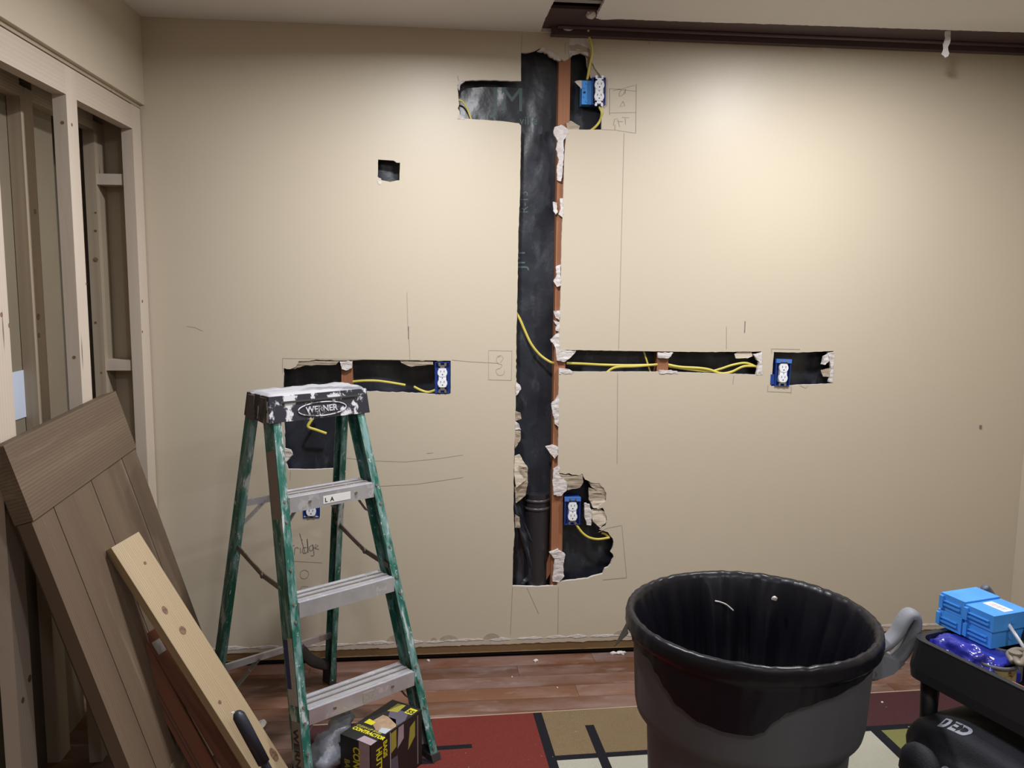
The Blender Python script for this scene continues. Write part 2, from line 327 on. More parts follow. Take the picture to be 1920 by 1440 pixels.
# sill plate, cavity lumber
SY0, SY1 = .0128, .1
box('bottom_plate', (-1.9, SY0, .018), (2.58, SY1, .058), M_sill, wall)
box('floor_gap_shade', (-1.9, .03, 0), (2.58, SY1, .018), M_dark, wall)  # near-black box put in as the shade of the gap under the plate
def vbeam(name, x0, x1, z0, z1, y0, y1, m_, parent, bevel=.002):
    # local x runs up the stud
    bm = bmesh.new(); bx(bm, 0, z1-z0, -(x1-x0)/2, (x1-x0)/2, 0, y1-y0)
    return fin(bm, name, m_, parent, frame(((x0+x1)/2, y0, z0), (0, 0, 1), (-1, 0, 0), (0, 1, 0)), bevel=bevel)
sx = [W(1047, 300)[0]+.0015]
studx = [(W(1047, 170, SY0)[0], W(1069, 170, SY0)[0]), (W(1232, 680, SY0)[0], W(1253, 680, SY0)[0]), (W(640, 700, SY0)[0], W(661, 700, SY0)[0]), (W(1427, 680, SY0)[0], W(1447, 680, SY0)[0]), (-.78, -.74), (1.7, 1.74), (2.1, 2.14)]
for a, c in studx: vbeam('stud', a, c, .058, 2.43, SY0, SY1, M_cav, wall)
# diagonal brace block at the foot of the channel
p0, p1 = at(1012, 1100, 1, .03), at(1032, 1050, 1, .03)
beam('brace_block', (W(1004, 1115)[0], .045, W(1004, 1115)[1]), (W(1048, 1040)[0], .045, W(1048, 1040)[1]), (1, 0, 1), .035, .03, M_cav, wall)
# insulation facing between the studs
def barrier(x0, x1, z0, z1, seed, amp=.012, y=.062):
    bm = bmesh.new(); nx = max(4, int((x1-x0)/.018)); nz = max(4, int((z1-z0)/.022)); g = []
    for i in range(nx+1):
        r = []
        for j in range(nz+1):
            X = x0+(x1-x0)*i/nx; Z = z0+(z1-z0)*j/nz
            d = noise.noise(Vector((X*9+seed, Z*4, 1)))+.6*noise.noise(Vector((X*22, Z*9+seed, 2)))+.5*noise.ridged_multi_fractal(Vector((X*7, Z*3, seed)), 1, 2, 2, 1, 2)-.5
            r.append(bm.verts.new((X, y+amp*d*.8, Z)))
        g.append(r)
    for i in range(nx):
        for j in range(nz): bm.faces.new((g[i][j], g[i+1][j], g[i+1][j+1], g[i][j+1]))
    o = fin(bm, 'vapor_barrier', M_barrier, wall, smooth=True); return o
sxs = sorted(studx)
cx = [(-1.9, -.56), (-.51, sxs[1][0]), ]
bays = []
edges = [-1.0]+[v for s in sxs for v in s]+[2.5]
for i in range(0, len(edges), 2): bays.append((edges[i]+.001, edges[i+1]-.001))
bv = [barrier(a, c, .06, 2.42, 5+i*3) for i, (a, c) in enumerate(bays)]
box('sheathing_board', (-1.9, SY1, 0), (2.58, SY1+.02, 2.44), M_dark, wall)
# printed lettering on the insulation facing
def bvh_of(o):
    me = o.data; return BVHTree.FromPolygons([v.co.copy() for v in me.vertices], [p.vertices[:] for p in me.polygons])
bayc = [o for o, (a, c) in zip(bv, bays) if a < .3 < c][0]; bh = bvh_of(bayc)
def wtxt(body, px, py, px2, py2, size, name='printed_text', m_=None, bold=0):
    a = at(px, py, 1, .05); c = at(px2, py2, 1, .05); r = (c-a).normalized(); up = Vector((-r.z, 0, r.x))
    text(name, body, a, r, up, size, m_ or M_ink, wall, ext=.0002, bold=bold, proj=(bh, .0012))
wtxt('JM', 921, 206, 1003, 208, .125, bold=0)
wtxt('ville', 974, 232, 1010, 233, .045)
wtxt('JM', 985, 505, 984, 420, .07); wtxt('R-13', 990, 400, 989, 300, .045)
# drain pipe standing behind the lower channel
pipe = empty('drain_pipe', (W(1007, 1090)[0], .062, .3), 'black plastic drain pipe inside the wall cavity left of the lower stud', 'pipe')
px_ = W(1006, 1000, .05)[0]
cyl('pipe_body', (px_, .058, .06), (px_, .058, W(1006, 925, .05)[1]), .049, M_pipe, pipe, 32)
for pz in (940, 955):
    z = W(1006, pz, .02)[1]; bm = bmesh.new(); lathe_bm(bm, [(.049, -.006), (.053, -.004), (.053, .004), (.049, .006)], (px_, .058, z), 32); fin(bm, 'coupling_ring', mat('pipe_ring', (.05, .048, .055), .3), pipe, smooth=True)
# crumpled loose plastic in the lower channel
bm = bmesh.new(); cr = spline([(*W(967, 940), .004), (*W(975, 985), .006), (*W(990, 1030), .012), (*W(1000, 1075), .02), (*W(985, 1096), .02)], 8)
rows = []
for i, p in enumerate(cr):
    t = i/(len(cr)-1); wd = .022+.05*t
    rows.append([bm.verts.new((p.x-wd*.3+wd*k/8, .02+.012*noise.noise(Vector((k*.9, i*.35, 2)))-.006*math.sin(k), p.y+.006*noise.noise(Vector((k*.7, i*.5, 9))))) for k in range(9)])
for A, B in zip(rows, rows[1:]):
    for k in range(8): bm.faces.new((A[k], A[k+1], B[k+1], B[k]))
fin(bm, 'loose_plastic_flap', M_barrier, wall, smooth=True)

# torn gypsum and paper: pieces each of their own
def chunk(name, pix, y0, y1, m_, seed=0, amp=.003, bumpamp=.003, tilt=0, parent=None):
    L = rough(wp(pix), amp=amp, step=.007, seed=seed)
    bm = bmesh.new(); poly_bm(bm, [L], y0, y1)
    bmesh.ops.remove_doubles(bm, verts=bm.verts, dist=1e-6)
    bmesh.ops.subdivide_edges(bm, edges=[e for e in bm.edges if e.calc_length() > .012], cuts=1)
    zc = sum(p[1] for p in L)/len(L)
    for v in bm.verts:
        v.co.y += bumpamp*noise.noise(v.co*70+Vector((seed, 0, 0)))+tilt*(v.co.z-zc)
    return fin(bm, name, m_, parent or wall)
G = [  # rough edge crumbs along the stud side of the channel
 [(1040, 238), (1052, 234), (1062, 240), (1066, 250), (1057, 262), (1057, 290), (1055, 320), (1052, 340), (1045, 338), (1044, 318), (1048, 300), (1042, 280), (1046, 265), (1038, 250)],
 [(1037, 378), (1044, 380), (1046, 398), (1042, 402), (1038, 396)],
 [(1050, 372), (1056, 372), (1055, 408), (1047, 402), (1051, 392)],
 [(1042, 500), (1051, 496), (1052, 535), (1044, 538), (1038, 528), (1044, 515)],
 [(1038, 583), (1050, 582), (1049, 600), (1042, 596)],
 [(1037, 600), (1049, 604), (1049, 622), (1042, 620), (1044, 610)],
 [(1032, 637), (1048, 622), (1049, 656), (1080, 658), (1072, 668), (1060, 678), (1044, 676), (1040, 650)],
 [(1048, 691), (1064, 692), (1075, 697), (1072, 701), (1048, 701)],
 [(1034, 757), (1048, 740), (1047, 800), (1040, 795), (1036, 775)],
 [(1023, 838), (1036, 834), (1046, 838), (1046, 852), (1040, 860), (1030, 848)],
 [(1038, 880), (1048, 872), (1049, 892), (1064, 905), (1062, 920), (1052, 930), (1038, 928), (1036, 905)],
 [(1030, 1036), (1047, 1030), (1060, 1040), (1056, 1060), (1058, 1080), (1048, 1092), (1036, 1090), (1038, 1065), (1040, 1048)],
 [(968, 715), (975, 722), (977, 730), (970, 740), (967, 742)],
 [(966, 790), (973, 795), (977, 806), (966, 806)],
 [(862, 152), (872, 152), (864, 158), (861, 170), (858, 164)],
 [(861, 214), (868, 219), (872, 224), (858, 223)],
 [(1007, 96), (1020, 89), (1032, 97), (1048, 106), (1052, 114), (1043, 112), (1030, 106), (1026, 100)],
 [(1066, 96), (1082, 92), (1104, 100), (1102, 106), (1088, 99), (1074, 103), (1068, 108)],
 [(637, 678), (661, 677), (660, 690), (652, 694), (641, 692)],
 [(1233, 661), (1262, 661), (1258, 668), (1253, 672), (1234, 671)],
 [(1412, 664), (1428, 660), (1430, 702), (1418, 703), (1420, 690), (1424, 680)],
 [(534, 844), (546, 846), (548, 852), (540, 862), (534, 866)],
 [(708, 334), (714, 334), (716, 343), (708, 341)],
 [(1096, 944), (1106, 946), (1110, 965), (1108, 985), (1100, 984), (1096, 965)],
 [(1552, 662), (1564, 660), (1561, 718), (1554, 716), (1558, 690)],
 [(1236, 694), (1270, 696), (1272, 701), (1236, 700)],
 [(1545, 668), (1552, 664), (1555, 676), (1547, 684), (1541, 683)],
]
for i, g in enumerate(G): chunk('gypsum_chunk', g, -.002 if i not in (1, 13, 22) else .001, .0122, M_gyp, seed=i*3, amp=.0022)
P_ = [([(965, 856), (975, 853), (982, 866), (990, 878), (987, 900), (968, 914), (964, 890)], M_wall),
 ([(972, 872), (988, 876), (990, 905), (986, 930), (968, 945), (965, 915), (980, 905)], M_paper),
 ([(1048, 889), (1086, 893), (1092, 888), (1094, 905), (1088, 915), (1064, 920), (1052, 912)], M_paper),
 ([(1104, 905), (1124, 906), (1136, 920), (1137, 934), (1124, 924), (1108, 912)], M_paper),
 ([(1104, 914), (1124, 922), (1137, 934), (1128, 944), (1112, 952), (1104, 936)], M_paper),
 ([(1108, 942), (1128, 932), (1138, 940), (1122, 954), (1112, 952)], M_wall),
 ([(1107, 958), (1124, 954), (1136, 962), (1137, 978), (1126, 990), (1112, 978)], M_wall),
 ([(1384, 660), (1410, 660), (1412, 668), (1402, 672), (1380, 672), (1378, 664)], M_wall),
 ([(1098, 106), (1108, 112), (1120, 132), (1128, 145), (1125, 149), (1108, 146), (1100, 124)], M_paper),
 ([(1062, 230), (1070, 226), (1088, 236), (1086, 243), (1064, 242)], M_paper),
 ([(1102, 105), (1110, 112), (1120, 122), (1118, 127), (1104, 122)], M_gyp),
 ([(534, 684), (560, 677), (636, 677), (630, 684), (570, 686), (552, 692), (536, 690)], M_paper),
 ([(750, 676), (812, 678), (812, 684), (770, 688), (752, 680)], M_paper),
 ([(1540, 694), (1560, 690), (1560, 708), (1544, 706)], M_paper),
 ([(966, 770), (976, 774), (978, 786), (966, 790)], M_paper),
 ([(964, 806), (976, 808), (976, 826), (966, 842)], M_paper),
 ([(966, 965), (974, 970), (976, 990), (966, 990)], M_paper),
 ([(1092, 150), (1086, 150), (1078, 152), (1090, 166), (1096, 160)], M_gyp),
 ([(537, 846), (546, 847), (549, 853), (541, 861)], M_wall)]
for i, (g, m_) in enumerate(P_): chunk('torn_paper_flap', g, .004 if m_ is not M_gyp else .006, .0075, m_, seed=90+i, amp=.0015, bumpamp=.004, tilt=.12 if m_ is M_wall else -.08)
# bare torn patch at the top of the right cut and scallops above the sill
chunk('scraped_patch', [(1066, 74), (1078, 71), (1105, 70), (1107, 99), (1090, 98), (1078, 94), (1068, 98)], -.0012, .0, M_gyp, 40, .002, .0006)
chunk('scraped_patch', [(1066, 86), (1084, 83), (1106, 92), (1106, 99), (1090, 98), (1070, 94)], -.002, -.001, M_paper, 41, .001, .0004)
chunk('scraped_patch', [(1525, 78), (1600, 80), (1575, 84), (1564, 90), (1556, 95), (1545, 92), (1534, 86)], -.0014, 0, M_gyp, 42, .001, .0004)
chunk('scraped_patch', [(707, 338), (716, 341), (714, 346), (710, 346)], -.0014, 0, M_gyp, 44, .0005, .0002)
def scallop(pxa, pxb, py, h_, i):
    n = 9; L = [(pxa+(pxb-pxa)*k/n, py-h_*math.sin(math.pi*k/n)**.6) for k in range(n+1)]
    chunk('bare_paper_patch', L, -.0008, 0, M_paper, 60+i, .0005, .0001)
for i, s in enumerate([(806, 822, 1204, 9), (822, 862, 1203, 13), (905, 940, 1199, 12), (1150, 1186, 1189, 8), (722, 762, 1208, 18)]): scallop(*s, i)
x = -.95; i = 0
while x < 2.45:          # bared gypsum band above the sill, in strips
    wd = random.uniform(.18, .4); x1 = min(x+wd, 2.45)
    L = rough([(x, .057), (x1, .057), (x1, .079), (x, .079)], .0022, .012, i+70)
    bm = bmesh.new(); poly_bm(bm, [L], -.0009, .004); fin(bm, 'bared_board_strip', M_band, wall); x = x1; i += 1
x = -.86; i = 0
while x < 2.3:           # torn lip of plaster just above the sill plate
    wd = random.uniform(.05, .16); z = .081+random.uniform(-.002, .003)
    bm = bmesh.new(); th = random.uniform(.001, .007); L = rough([(x, z-.004), (x+wd*.5, z-.006-th*.4), (x+wd, z-.004), (x+wd*.95, z-.001), (x+wd*.6, z+th), (x+wd*.3, z+th*.4), (x+.01, z)], .002, .008, i)
    poly_bm(bm, [L], -.0022, .004); fin(bm, 'torn_plaster_lip', M_gyp, wall); x += wd+random.uniform(.0, .03); i += 1
# pencil marks, one mesh per drawn figure
def strokes(name, LL, wd=.0018, m_=None):
    bm = bmesh.new()
    for k, L in enumerate(LL):
        P = [Vector((*W(p[0], p[1]), 0)) for p in L]
        P = spline([(p.x, p.y, 0) for p in P], 4) if len(P) > 2 and (len(L) > 5) else P
        ribbon_bm(bm, [(p.x, p.y) for p in P], wd, -.0007-.0001*(k % 3))
    return tag(fin(bm, name, m_ or M_pencil, wall), kind='stuff')
strokes('pencil_line', [[(961, 1101), (957, 1190)], [(1047, 1101), (1046, 1190)], [(988, 1102), (1010, 1150)]])
strokes('pencil_line', [[(1170, 250), (1160, 655)], [(1158, 700), (1157, 870)]])
strokes('pencil_line', [[(979, 62), (977, 98)], [(1060, 80), (1060, 100)], [(1219, 68), (1217, 84)], [(1186, 66), (1185, 74)]])
strokes('pencil_line', [[(763, 548), (765, 620)], [(767, 636), (769, 676)], [(1362, 612), (1362, 655)]])
strokes('pencil_tick', [[(766, 612), (766, 636)], [(1397, 602), (1396, 624)]], .0035, M_pencild)
strokes('pencil_line', [[(530, 672), (845, 676)], [(847, 675), (880, 678), (935, 681)], [(530, 672), (530, 700)], [(640, 884), (641, 900)], [(545, 884), (544, 900)], [(858, 142), (860, 152)]])
strokes('pencil_square', [[(916, 657), (960, 658)], [(960, 657), (959, 713)], [(959, 713), (916, 712)], [(916, 712), (916, 657)],
  [(938, 668), (931, 672), (933, 681), (941, 684), (938, 690), (930, 694), (934, 703), (944, 702), (946, 694)], [(932, 668), (940, 666), (944, 672), (938, 680)]], .0014)
strokes('pencil_outline', [[(1143, 166), (1192, 171)], [(1193, 158), (1192, 249)], [(1143, 166), (1143, 216)], [(1143, 212), (1193, 211)], [(1128, 243), (1154, 244), (1192, 250)], [(1153, 244), (1153, 234)], [(1150, 170), (1168, 166), (1190, 160)],
  [(1174, 168), (1164, 170), (1161, 180), (1168, 178), (1173, 168), (1172, 176)], [(1168, 190), (1162, 200), (1172, 198), (1168, 190)], [(1150, 236), (1152, 224), (1158, 222)], [(1158, 224), (1162, 238)], [(1160, 228), (1168, 228)], [(1166, 220), (1180, 221)], [(1172, 222), (1173, 234)]], .002)
strokes('pencil_outline', [[(1122, 998), (1140, 990), (1165, 985)], [(1166, 985), (1175, 1083)], [(1175, 1083), (1130, 1087)]])
strokes('pencil_outline', [[(1440, 722), (1439, 735)], [(1439, 734), (1484, 736)], [(1484, 725), (1483, 738)], [(1376, 704), (1374, 721)], [(1446, 654), (1447, 662)], [(1446, 654), (1500, 655)], [(1500, 723), (1511, 728), (1514, 724)]], .0022)
strokes('pencil_curve', [[(650, 859), (700, 864), (760, 866), (820, 860), (868, 853)], [(700, 912), (780, 908), (868, 895)], [(800, 850), (812, 849)], [(350, 612), (366, 614), (380, 621)]], .0013)
strokes('pencil_word_fridge', [[(549, 1013), (543, 1018), (541, 1042)], [(541, 1027), (552, 1022)], [(552, 1040), (553, 1028), (557, 1026), (560, 1028)], [(563, 1027), (564, 1037)], [(566, 1012), (568, 1012)], [(575, 1026), (568, 1028), (569, 1037), (577, 1033), (576, 1010), (578, 1036)], [(585, 1022), (580, 1026), (582, 1033), (588, 1028), (586, 1021), (589, 1040), (583, 1042)], [(590, 1028), (597, 1023), (592, 1020), (590, 1028), (598, 1030)], [(562, 1000), (572, 1036)]], .0024, M_pencild)
strokes('pencil_outline', [[(550, 1052), (604, 1055)], [(550, 1052), (556, 1115)], [(571, 1068), (564, 1072), (564, 1082), (571, 1085), (578, 1080), (578, 1072), (571, 1068)], [(578, 1100), (566, 1100), (565, 1108), (574, 1110), (576, 1118), (564, 1120)]], .002)
bm = bmesh.new(); c_ = W(1838, 800); bx(bm, c_[0]-.004, c_[0]+.004, -.004, 0, c_[1]-.007, c_[1]+.007); fin(bm, 'drywall_screw_dimple', M_pencild, wall, bevel=.0015)

# ceiling: drywall with torn edge, open notch, steel beam above
ceil = empty('ceiling', (0, 0, 2.44), kind='structure')
def CP(px, py, z=2.44): p = at(px, py, 2, z); return (p.x, p.y)
xs = []
yed = CP(1500, 46)[1]
edge = [CP(1920, 61), CP(1700, 54), CP(1500, 47), CP(1300, 41), CP(1160, 36), CP(1128, 37), CP(1117, 34), CP(1130, 8), CP(1134, 0)]
e2 = [(edge[-1][0]-.01, -.9), (CP(1040, 0)[0]-.01, -.9), CP(1040, 0), CP(1030, 20), CP(1022, 36), CP(1018, 47), (CP(1018, 50)[0], -.012), (CP(1060, 56)[0], -.004)]
ol = [(2.58, edge[0][1])]+[(p[0], p[1], .003) for p in edge]+[(p[0], p[1], .002) for p in e2]
ol = rough(ol, .003, .012, 5, closed=False)+[(e2[-1][0], .0), (-1.03, 0.0), (-1.03, -5.2), (2.58, -5.2)]
bm = bmesh.new(); tr = tessellate_polygon([[Vector((p[0], p[1], 0)) for p in ol]])
A = [bm.verts.new((p[0], p[1], 2.44)) for p in ol]; B = [bm.verts.new((p[0], p[1], 2.4527)) for p in ol]
for t in tr: bm.faces.new([A[i] for i in t]); bm.faces.new([B[i] for i in t][::-1])
for i in range(len(ol)): f = bm.faces.new((A[i], A[(i+1) % len(ol)], B[(i+1) % len(ol)], B[i])); f.material_index = 1
fin(bm, 'ceiling_drywall', [M_ceil, M_gyp], ceil)
box('flange', (.35, -.235, 2.4535), (2.58, 0.0, 2.465), M_beam, ceil)
box('web', (.35, -.02, 2.465), (2.58, 0.0, 2.60), M_beam, ceil)
bm = bmesh.new(); x0, x1 = .455, 2.44
bx(bm, x0, x1, -.034, -.0, 2.425, 2.4535); fin(bm, 'angle_iron', M_beam, ceil, bevel=.004)
tube('beam_bead', [(x0+.02, -.05, 2.449), (x1, -.05, 2.449)], .008, mat('beam_edge', (.085, .055, .06), .4), ceil)
box('joist', (.35, -.40, 2.4535), (.9, -.36, 2.6), M_studd, ceil); box('conduit', (.36, -.325, 2.455), (.85, -.295, 2.48), mat('grey_conduit', (.3, .28, .27), .5), ceil)
box('joist', (.36, -.8, 2.46), (.40, -.41, 2.6), M_studd, ceil); box('joist', (.50, -.8, 2.46), (.54, -.41, 2.6), M_studd, ceil)
box('subfloor_above', (-1.03, -5.2, 2.6), (2.58, 0, 2.62), M_dark, ceil)
def crumb(c, r, name='plaster_scrap', parent=None, s=0, m_=None, sc=(1, 1, 1)):
    bm = bmesh.new(); bmesh.ops.create_icosphere(bm, subdivisions=2, radius=r)
    for v in bm.verts:
        v.co *= 1+.45*noise.noise(v.co*(2.2/r)+Vector((s, 0, 0))); v.co = Vector((v.co.x*sc[0], v.co.y*sc[1], v.co.z*sc[2]))+Vector(c)
    return fin(bm, name, m_ or M_gyp, parent)
crumb((CP(1068, 50)[0], -.02, 2.447), .018, 'gypsum_chunk', ceil, 3, sc=(2, 1, .6))
crumb((CP(1112, 26)[0], -.2, 2.449), .018, 'gypsum_chunk', ceil, 4, sc=(1, 1.4, .8))
# strip of joint tape hanging from the edge
a = at(1777, 54, 1, -.19); bm = bmesh.new(); R_ = []
for k in range(9):
    t = k/8; z = 2.444-.092*t; xx = a.x+.002*math.sin(k)-.003*t; wd = .013+.002*math.sin(k*2.1)
    if k == 8: wd = .004
    R_.append([bm.verts.new((xx-wd*.9-(.006 if k == 7 else 0), -.195+.004*math.sin(k*1.3), z)), bm.verts.new((xx+wd*.6, -.198+.004*math.sin(k*1.3+.6), z+.003)), bm.verts.new((xx+wd*.6, -.195, z+.003)), bm.verts.new((xx-wd*.9, -.192, z))])
for A_, B_ in zip(R_, R_[1:]):
    for k in range(4): bm.faces.new((A_[k], A_[(k+1) % 4], B_[(k+1) % 4], B_[k]))
tag(fin(bm, 'hanging_tape_strip', mat('white_joint_tape', (.8, .8, .82), .8)), 'torn white strip of joint tape hanging from the ceiling edge below the beam', 'tape')

# recessed downlights in the ceiling (out of frame)
for i, (x, y, p) in enumerate(LAMPS):
    d = empty('ceiling_light', (x, y, 2.44), ['round white recessed ceiling light nearest the back wall on the left', 'round white recessed ceiling light nearest the back wall on the right', 'round white recessed ceiling light in mid room on the left', 'round white recessed ceiling light in mid room on the right', 'round white recessed ceiling light behind the camera'][i], 'ceiling light', 'recessed lights in the ceiling')
    bm = bmesh.new(); lathe_bm(bm, [(.055, 2.438), (.078, 2.434), (.082, 2.4395)], (x, y, 0), 32); fin(bm, 'trim_ring', M_trimw, d, smooth=True)
    bm = bmesh.new(); lathe_bm(bm, [(.054, 2.4385), (.001, 2.4385)], (x, y, 0), 24); fin(bm, 'lens', M_glow, d)

# right wall and walls behind the camera
wr = box('wall_right', (XR, -5.2, 0), (XR+.09, -.0005, 2.44), M_wall); wr['kind'] = 'structure'
wf = box('wall_front', (-1.2, -5.3, 0), (XR+.09, -5.2, 2.44), M_wall); wf['kind'] = 'structure'
# left wall: soffit drywall over open framing
wl = empty('wall_left', (XL, -1, 0), kind='structure')
bm = bmesh.new(); bx(bm, -1.03, -1.0155, -5.2, -.0005, 2.134, 2.4395); fin(bm, 'drywall_soffit', M_wall, wl, bevel=.0015)
box('top_plate', (-1.068, -5.2, 2.122), (-1.03, 0, 2.4395), M_studd, wl)
def stud_l(y0, y1, z0, z1, x=-1.068, d=.038, m_=M_stud, name='stud'):
    bm = bmesh.new(); bx(bm, 0, z1-z0, 0, y1-y0, 0, d)
    return fin(bm, name, m_, wl, frame((x+d, y0, z0), (0, 0, 1), (0, 1, 0), (-1, 0, 0)), bevel=.003)
stud_l(-.094, -.008, 0, 2.12); stud_l(-.63, -.556, 0, 2.118)
stud_l(-1.115, -1.035, 0, 2.04); stud_l(-1.6, -1.52, 0, 2.04)
def plate(y0, y1, z0, z1, x=-1.068, d=.038, m_=M_stud, name='header'):
    bm = bmesh.new(); bx(bm, 0, y1-y0, 0, z1-z0, 0, d)
    return fin(bm, name, m_, wl, frame((x+d, y0, z0), (0, 1, 0), (0, 0, 1), (1, 0, 0)) @ Matrix.Translation((0, 0, -d)), bevel=.003)
plate(-.556, -.094, 2.036, 2.118); plate(-2.0, -.63, 2.036, 2.118)
# rear row, flat studs, spacers, board behind
for y0, y1 in ((-.62, -.545), (-.095, -.0006), (-1.15, -1.07)): stud_l(y0, y1, 0, 2.06, x=-1.198, m_=M_studd, name='rear_stud')
plate(-2.0, -.62, 2.03, 2.118, x=-1.198, m_=M_studd, name='rear_header'); plate(-.545, -.095, 2.03, 2.118, x=-1.198, m_=M_studd, name='rear_header')
for pz in (336, 685):
    z = at(210, pz, 1, -.09).z; box('spacer_block', (-1.198, -.088, z-.019), (-1.069, -.002, z+.019), M_stud, wl, bevel=.003)
box('back_board', (-1.215, -2.2, 0), (-1.2, -.33, 2.3), M_olive, wl)
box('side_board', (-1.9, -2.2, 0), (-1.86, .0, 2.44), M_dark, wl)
box('bottom_plate', (-1.068, -2.0, .0), (-1.03, -1.12, .038), M_stud, wl)
box('drywall_panel', (-1.068, -5.2, 0), (-1.03, -2.0, 2.12), M_wall, wl)
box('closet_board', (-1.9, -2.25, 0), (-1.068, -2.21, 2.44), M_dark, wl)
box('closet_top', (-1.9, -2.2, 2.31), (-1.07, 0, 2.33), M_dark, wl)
pb = at(38, 738, 0, -1.19); 
tag(box('paper_sheet', (-1.1985, pb.y-.05, pb.z-.075), (-1.1965, pb.y+.045, pb.z+.065), M_paperb), 'pale blue paper sheet pinned to the board behind the leftmost studs', 'paper')

# knots and nail holes in the framing
for (kx, ky, ax, val, r) in ((179, 399, 1, -.0953, .004), (179, 433, 1, -.0953, .005), (179, 487, 1, -.0953, .009), (179, 605, 1, -.0953, .005), (190, 699, 1, -.0953, .004), (139, 670, 1, -.6303, .005), (117, 230, 1, -.6303, .005), (162, 532, 0, -1.0296, .004), (267, 565, 0, -1.0296, .006), (267, 622, 0, -1.0296, .005), (135, 234, 0, -1.0296, .005), (72, 594, 0, -1.1596, .010), (73, 629, 0, -1.1596, .008), (66, 397, 0, -1.1596, .008), (3, 590, 0, -1.0296, .006), (18, 610, 0, -1.0296, .006), (56, 1272, 0, -1.0296, .010), (43, 1313, 0, -1.0296, .008)):
    p = at(kx, ky, ax, val); d = Vector((0, .0004, 0)) if ax == 1 else Vector((-.0004, 0, 0))
    cyl('knot', p+d, p-d*.5, r, M_knot, wl, 10)

# floor: slab and planks
fl = empty('floor', (0, 0, 0), kind='structure')
box('floor_base', (-2.0, -5.3, -.05), (2.62, .12, -.014), M_base, fl)
pm = {}
row = 0; y = .012
while y > -1.35:
    x = -2.0-random.uniform(0, .7)
    while x < 2.6:
        L = random.uniform(.6, 1.25); x1 = min(x+L, 2.6); xx = max(x, -2.0)
        if x1 - xx > .02 and not (y < -.62 and xx > -.3):
            bm = bmesh.new(); bx(bm, 0, x1-xx-.0012, 0, .0868, -.014, 0)
            fin(bm, 'plank', M_plank, fl, Matrix.Translation((xx, y-.088, 0)), bevel=.0012)
        x = x1 if x1 < 2.6 else 9
    y -= .088; row += 1
box('floor_far', (-2.0, -5.3, -.014), (2.62, y, -.0002), M_base, fl)
box('floor_under_rug', (-.3, y, -.014), (2.62, -.62, -.0004), M_base, fl)

# rug, in its own frame: origin at its far edge, slightly turned
rug = empty('rug', (.026, -.471, 0), 'patchwork area rug with red, tan, cream, green and maroon blocks and black lines', 'rug')
ra = math.atan2(.048, 1.664); RM = Matrix.Translation((.026, -.471, 0)) @ Matrix.Rotation(ra, 4, 'Z')
RX0, RX1, RY1 = -.46, 2.3, -2.6
blocks = []
v1, v2, v3 = (.335, .366), (.500, .531), (1.462, 1.50)
h1, h2 = (-.282, -.258), (-.232, -.205)
hb = (-.262, -.238)
def rb(x0, x1, y0, y1, m_, z=.009):
    bm = bmesh.new(); bx(bm, x0, x1, y0, y1, .0, z); return fin(bm, 'rug_block', m_, rug, RM)
rb(RX0, -.02, -.24, 0, M_rugM); rb(RX0, -.02, -.27, -.24, M_rugK); rb(RX0, -.02, RY1, -.27, M_rugR)
rb(-.02, v1[0], -.172, 0, M_rugR); rb(-.02, .105, -.196, -.172, M_rugK); rb(.105, v1[0], -.196, -.172, M_rugR); rb(-.02, v1[0], RY1, -.196, M_rugR)
rb(v1[0], v1[1], RY1, 0, M_rugK)
rb(v1[1], v2[0], -.27, 0, M_rugT); rb(v1[1], v2[0], -.297, -.27, M_rugK); rb(v1[1], v2[0], RY1, -.297, M_rugW)
rb(v2[0], v2[1], -.10, 0, M_rugT); rb(v2[0], v2[1], RY1, -.10, M_rugK)
rb(v2[1], 1.05, -.27, 0, M_rugT); rb(v2[1], 1.05, -.297, -.27, M_rugK); rb(v2[1], 1.05, RY1, -.297, M_rugW)
rb(1.05, RX1, -.215, 0, M_rugM); rb(1.05, v3[0], -.245, -.215, M_rugK); rb(v3[0], v3[1], RY1, -.215, M_rugK); rb(v3[1], RX1, -.245, -.215, M_rugK)
rb(1.05, v3[0], RY1, -.245, M_rugW); rb(v3[1], 1.95, -.5, -.245, M_rugG); rb(v3[1], 1.95, -.53, -.5, M_rugK); rb(v3[1], RX1, RY1, -.53, M_rugT); rb(1.95, RX1, -.53, -.245, M_rugT)
bm = bmesh.new(); bx(bm, RX0, RX1, 0, .006, 0, .010); fin(bm, 'binding', mat('rug_binding', (.34, .25, .18), .9), rug, RM)

# crumbs of plaster on the floor
spots = [(490, 1362, .016, (1, 1.7, .6)), (1205, 1334, .006, (1, 1, 1)), (960, 1270, .003, (1, 1, 1)), (1045, 1290, .003, (1, 1, 1)), (1150, 1226, .008, (2, 1, .8)), (1165, 1226, .01, (2, 1, .8)), (1005, 1240, .007, (1.5, 1, .8)), (803, 1240, .006, (1, 1, 1)), (1714, 1308, .005, (1, 1, 1)), (1654, 1321, .005, (1, 1, 1)), (935, 1366, .003, (1, 1, 1)), (1080, 1376, .005, (1.6, 1, .6))]
for i, (a, c, r, sc) in enumerate(spots):
    p = at(a, c, 2, 0); top = .009 if p.y < -.48 and p.x > -.45 else 0
    if i == 0: tag(crumb((p.x, p.y, top+r*.5), r, 'plaster_lump', s=i, sc=sc), 'whitish oval lump of plaster on the wood floor left of the ladder', 'debris'); continue
    crumb((p.x, p.y, r*.55*sc[2]+top*.5), r, 'plaster_crumb', fl, i, sc=sc)

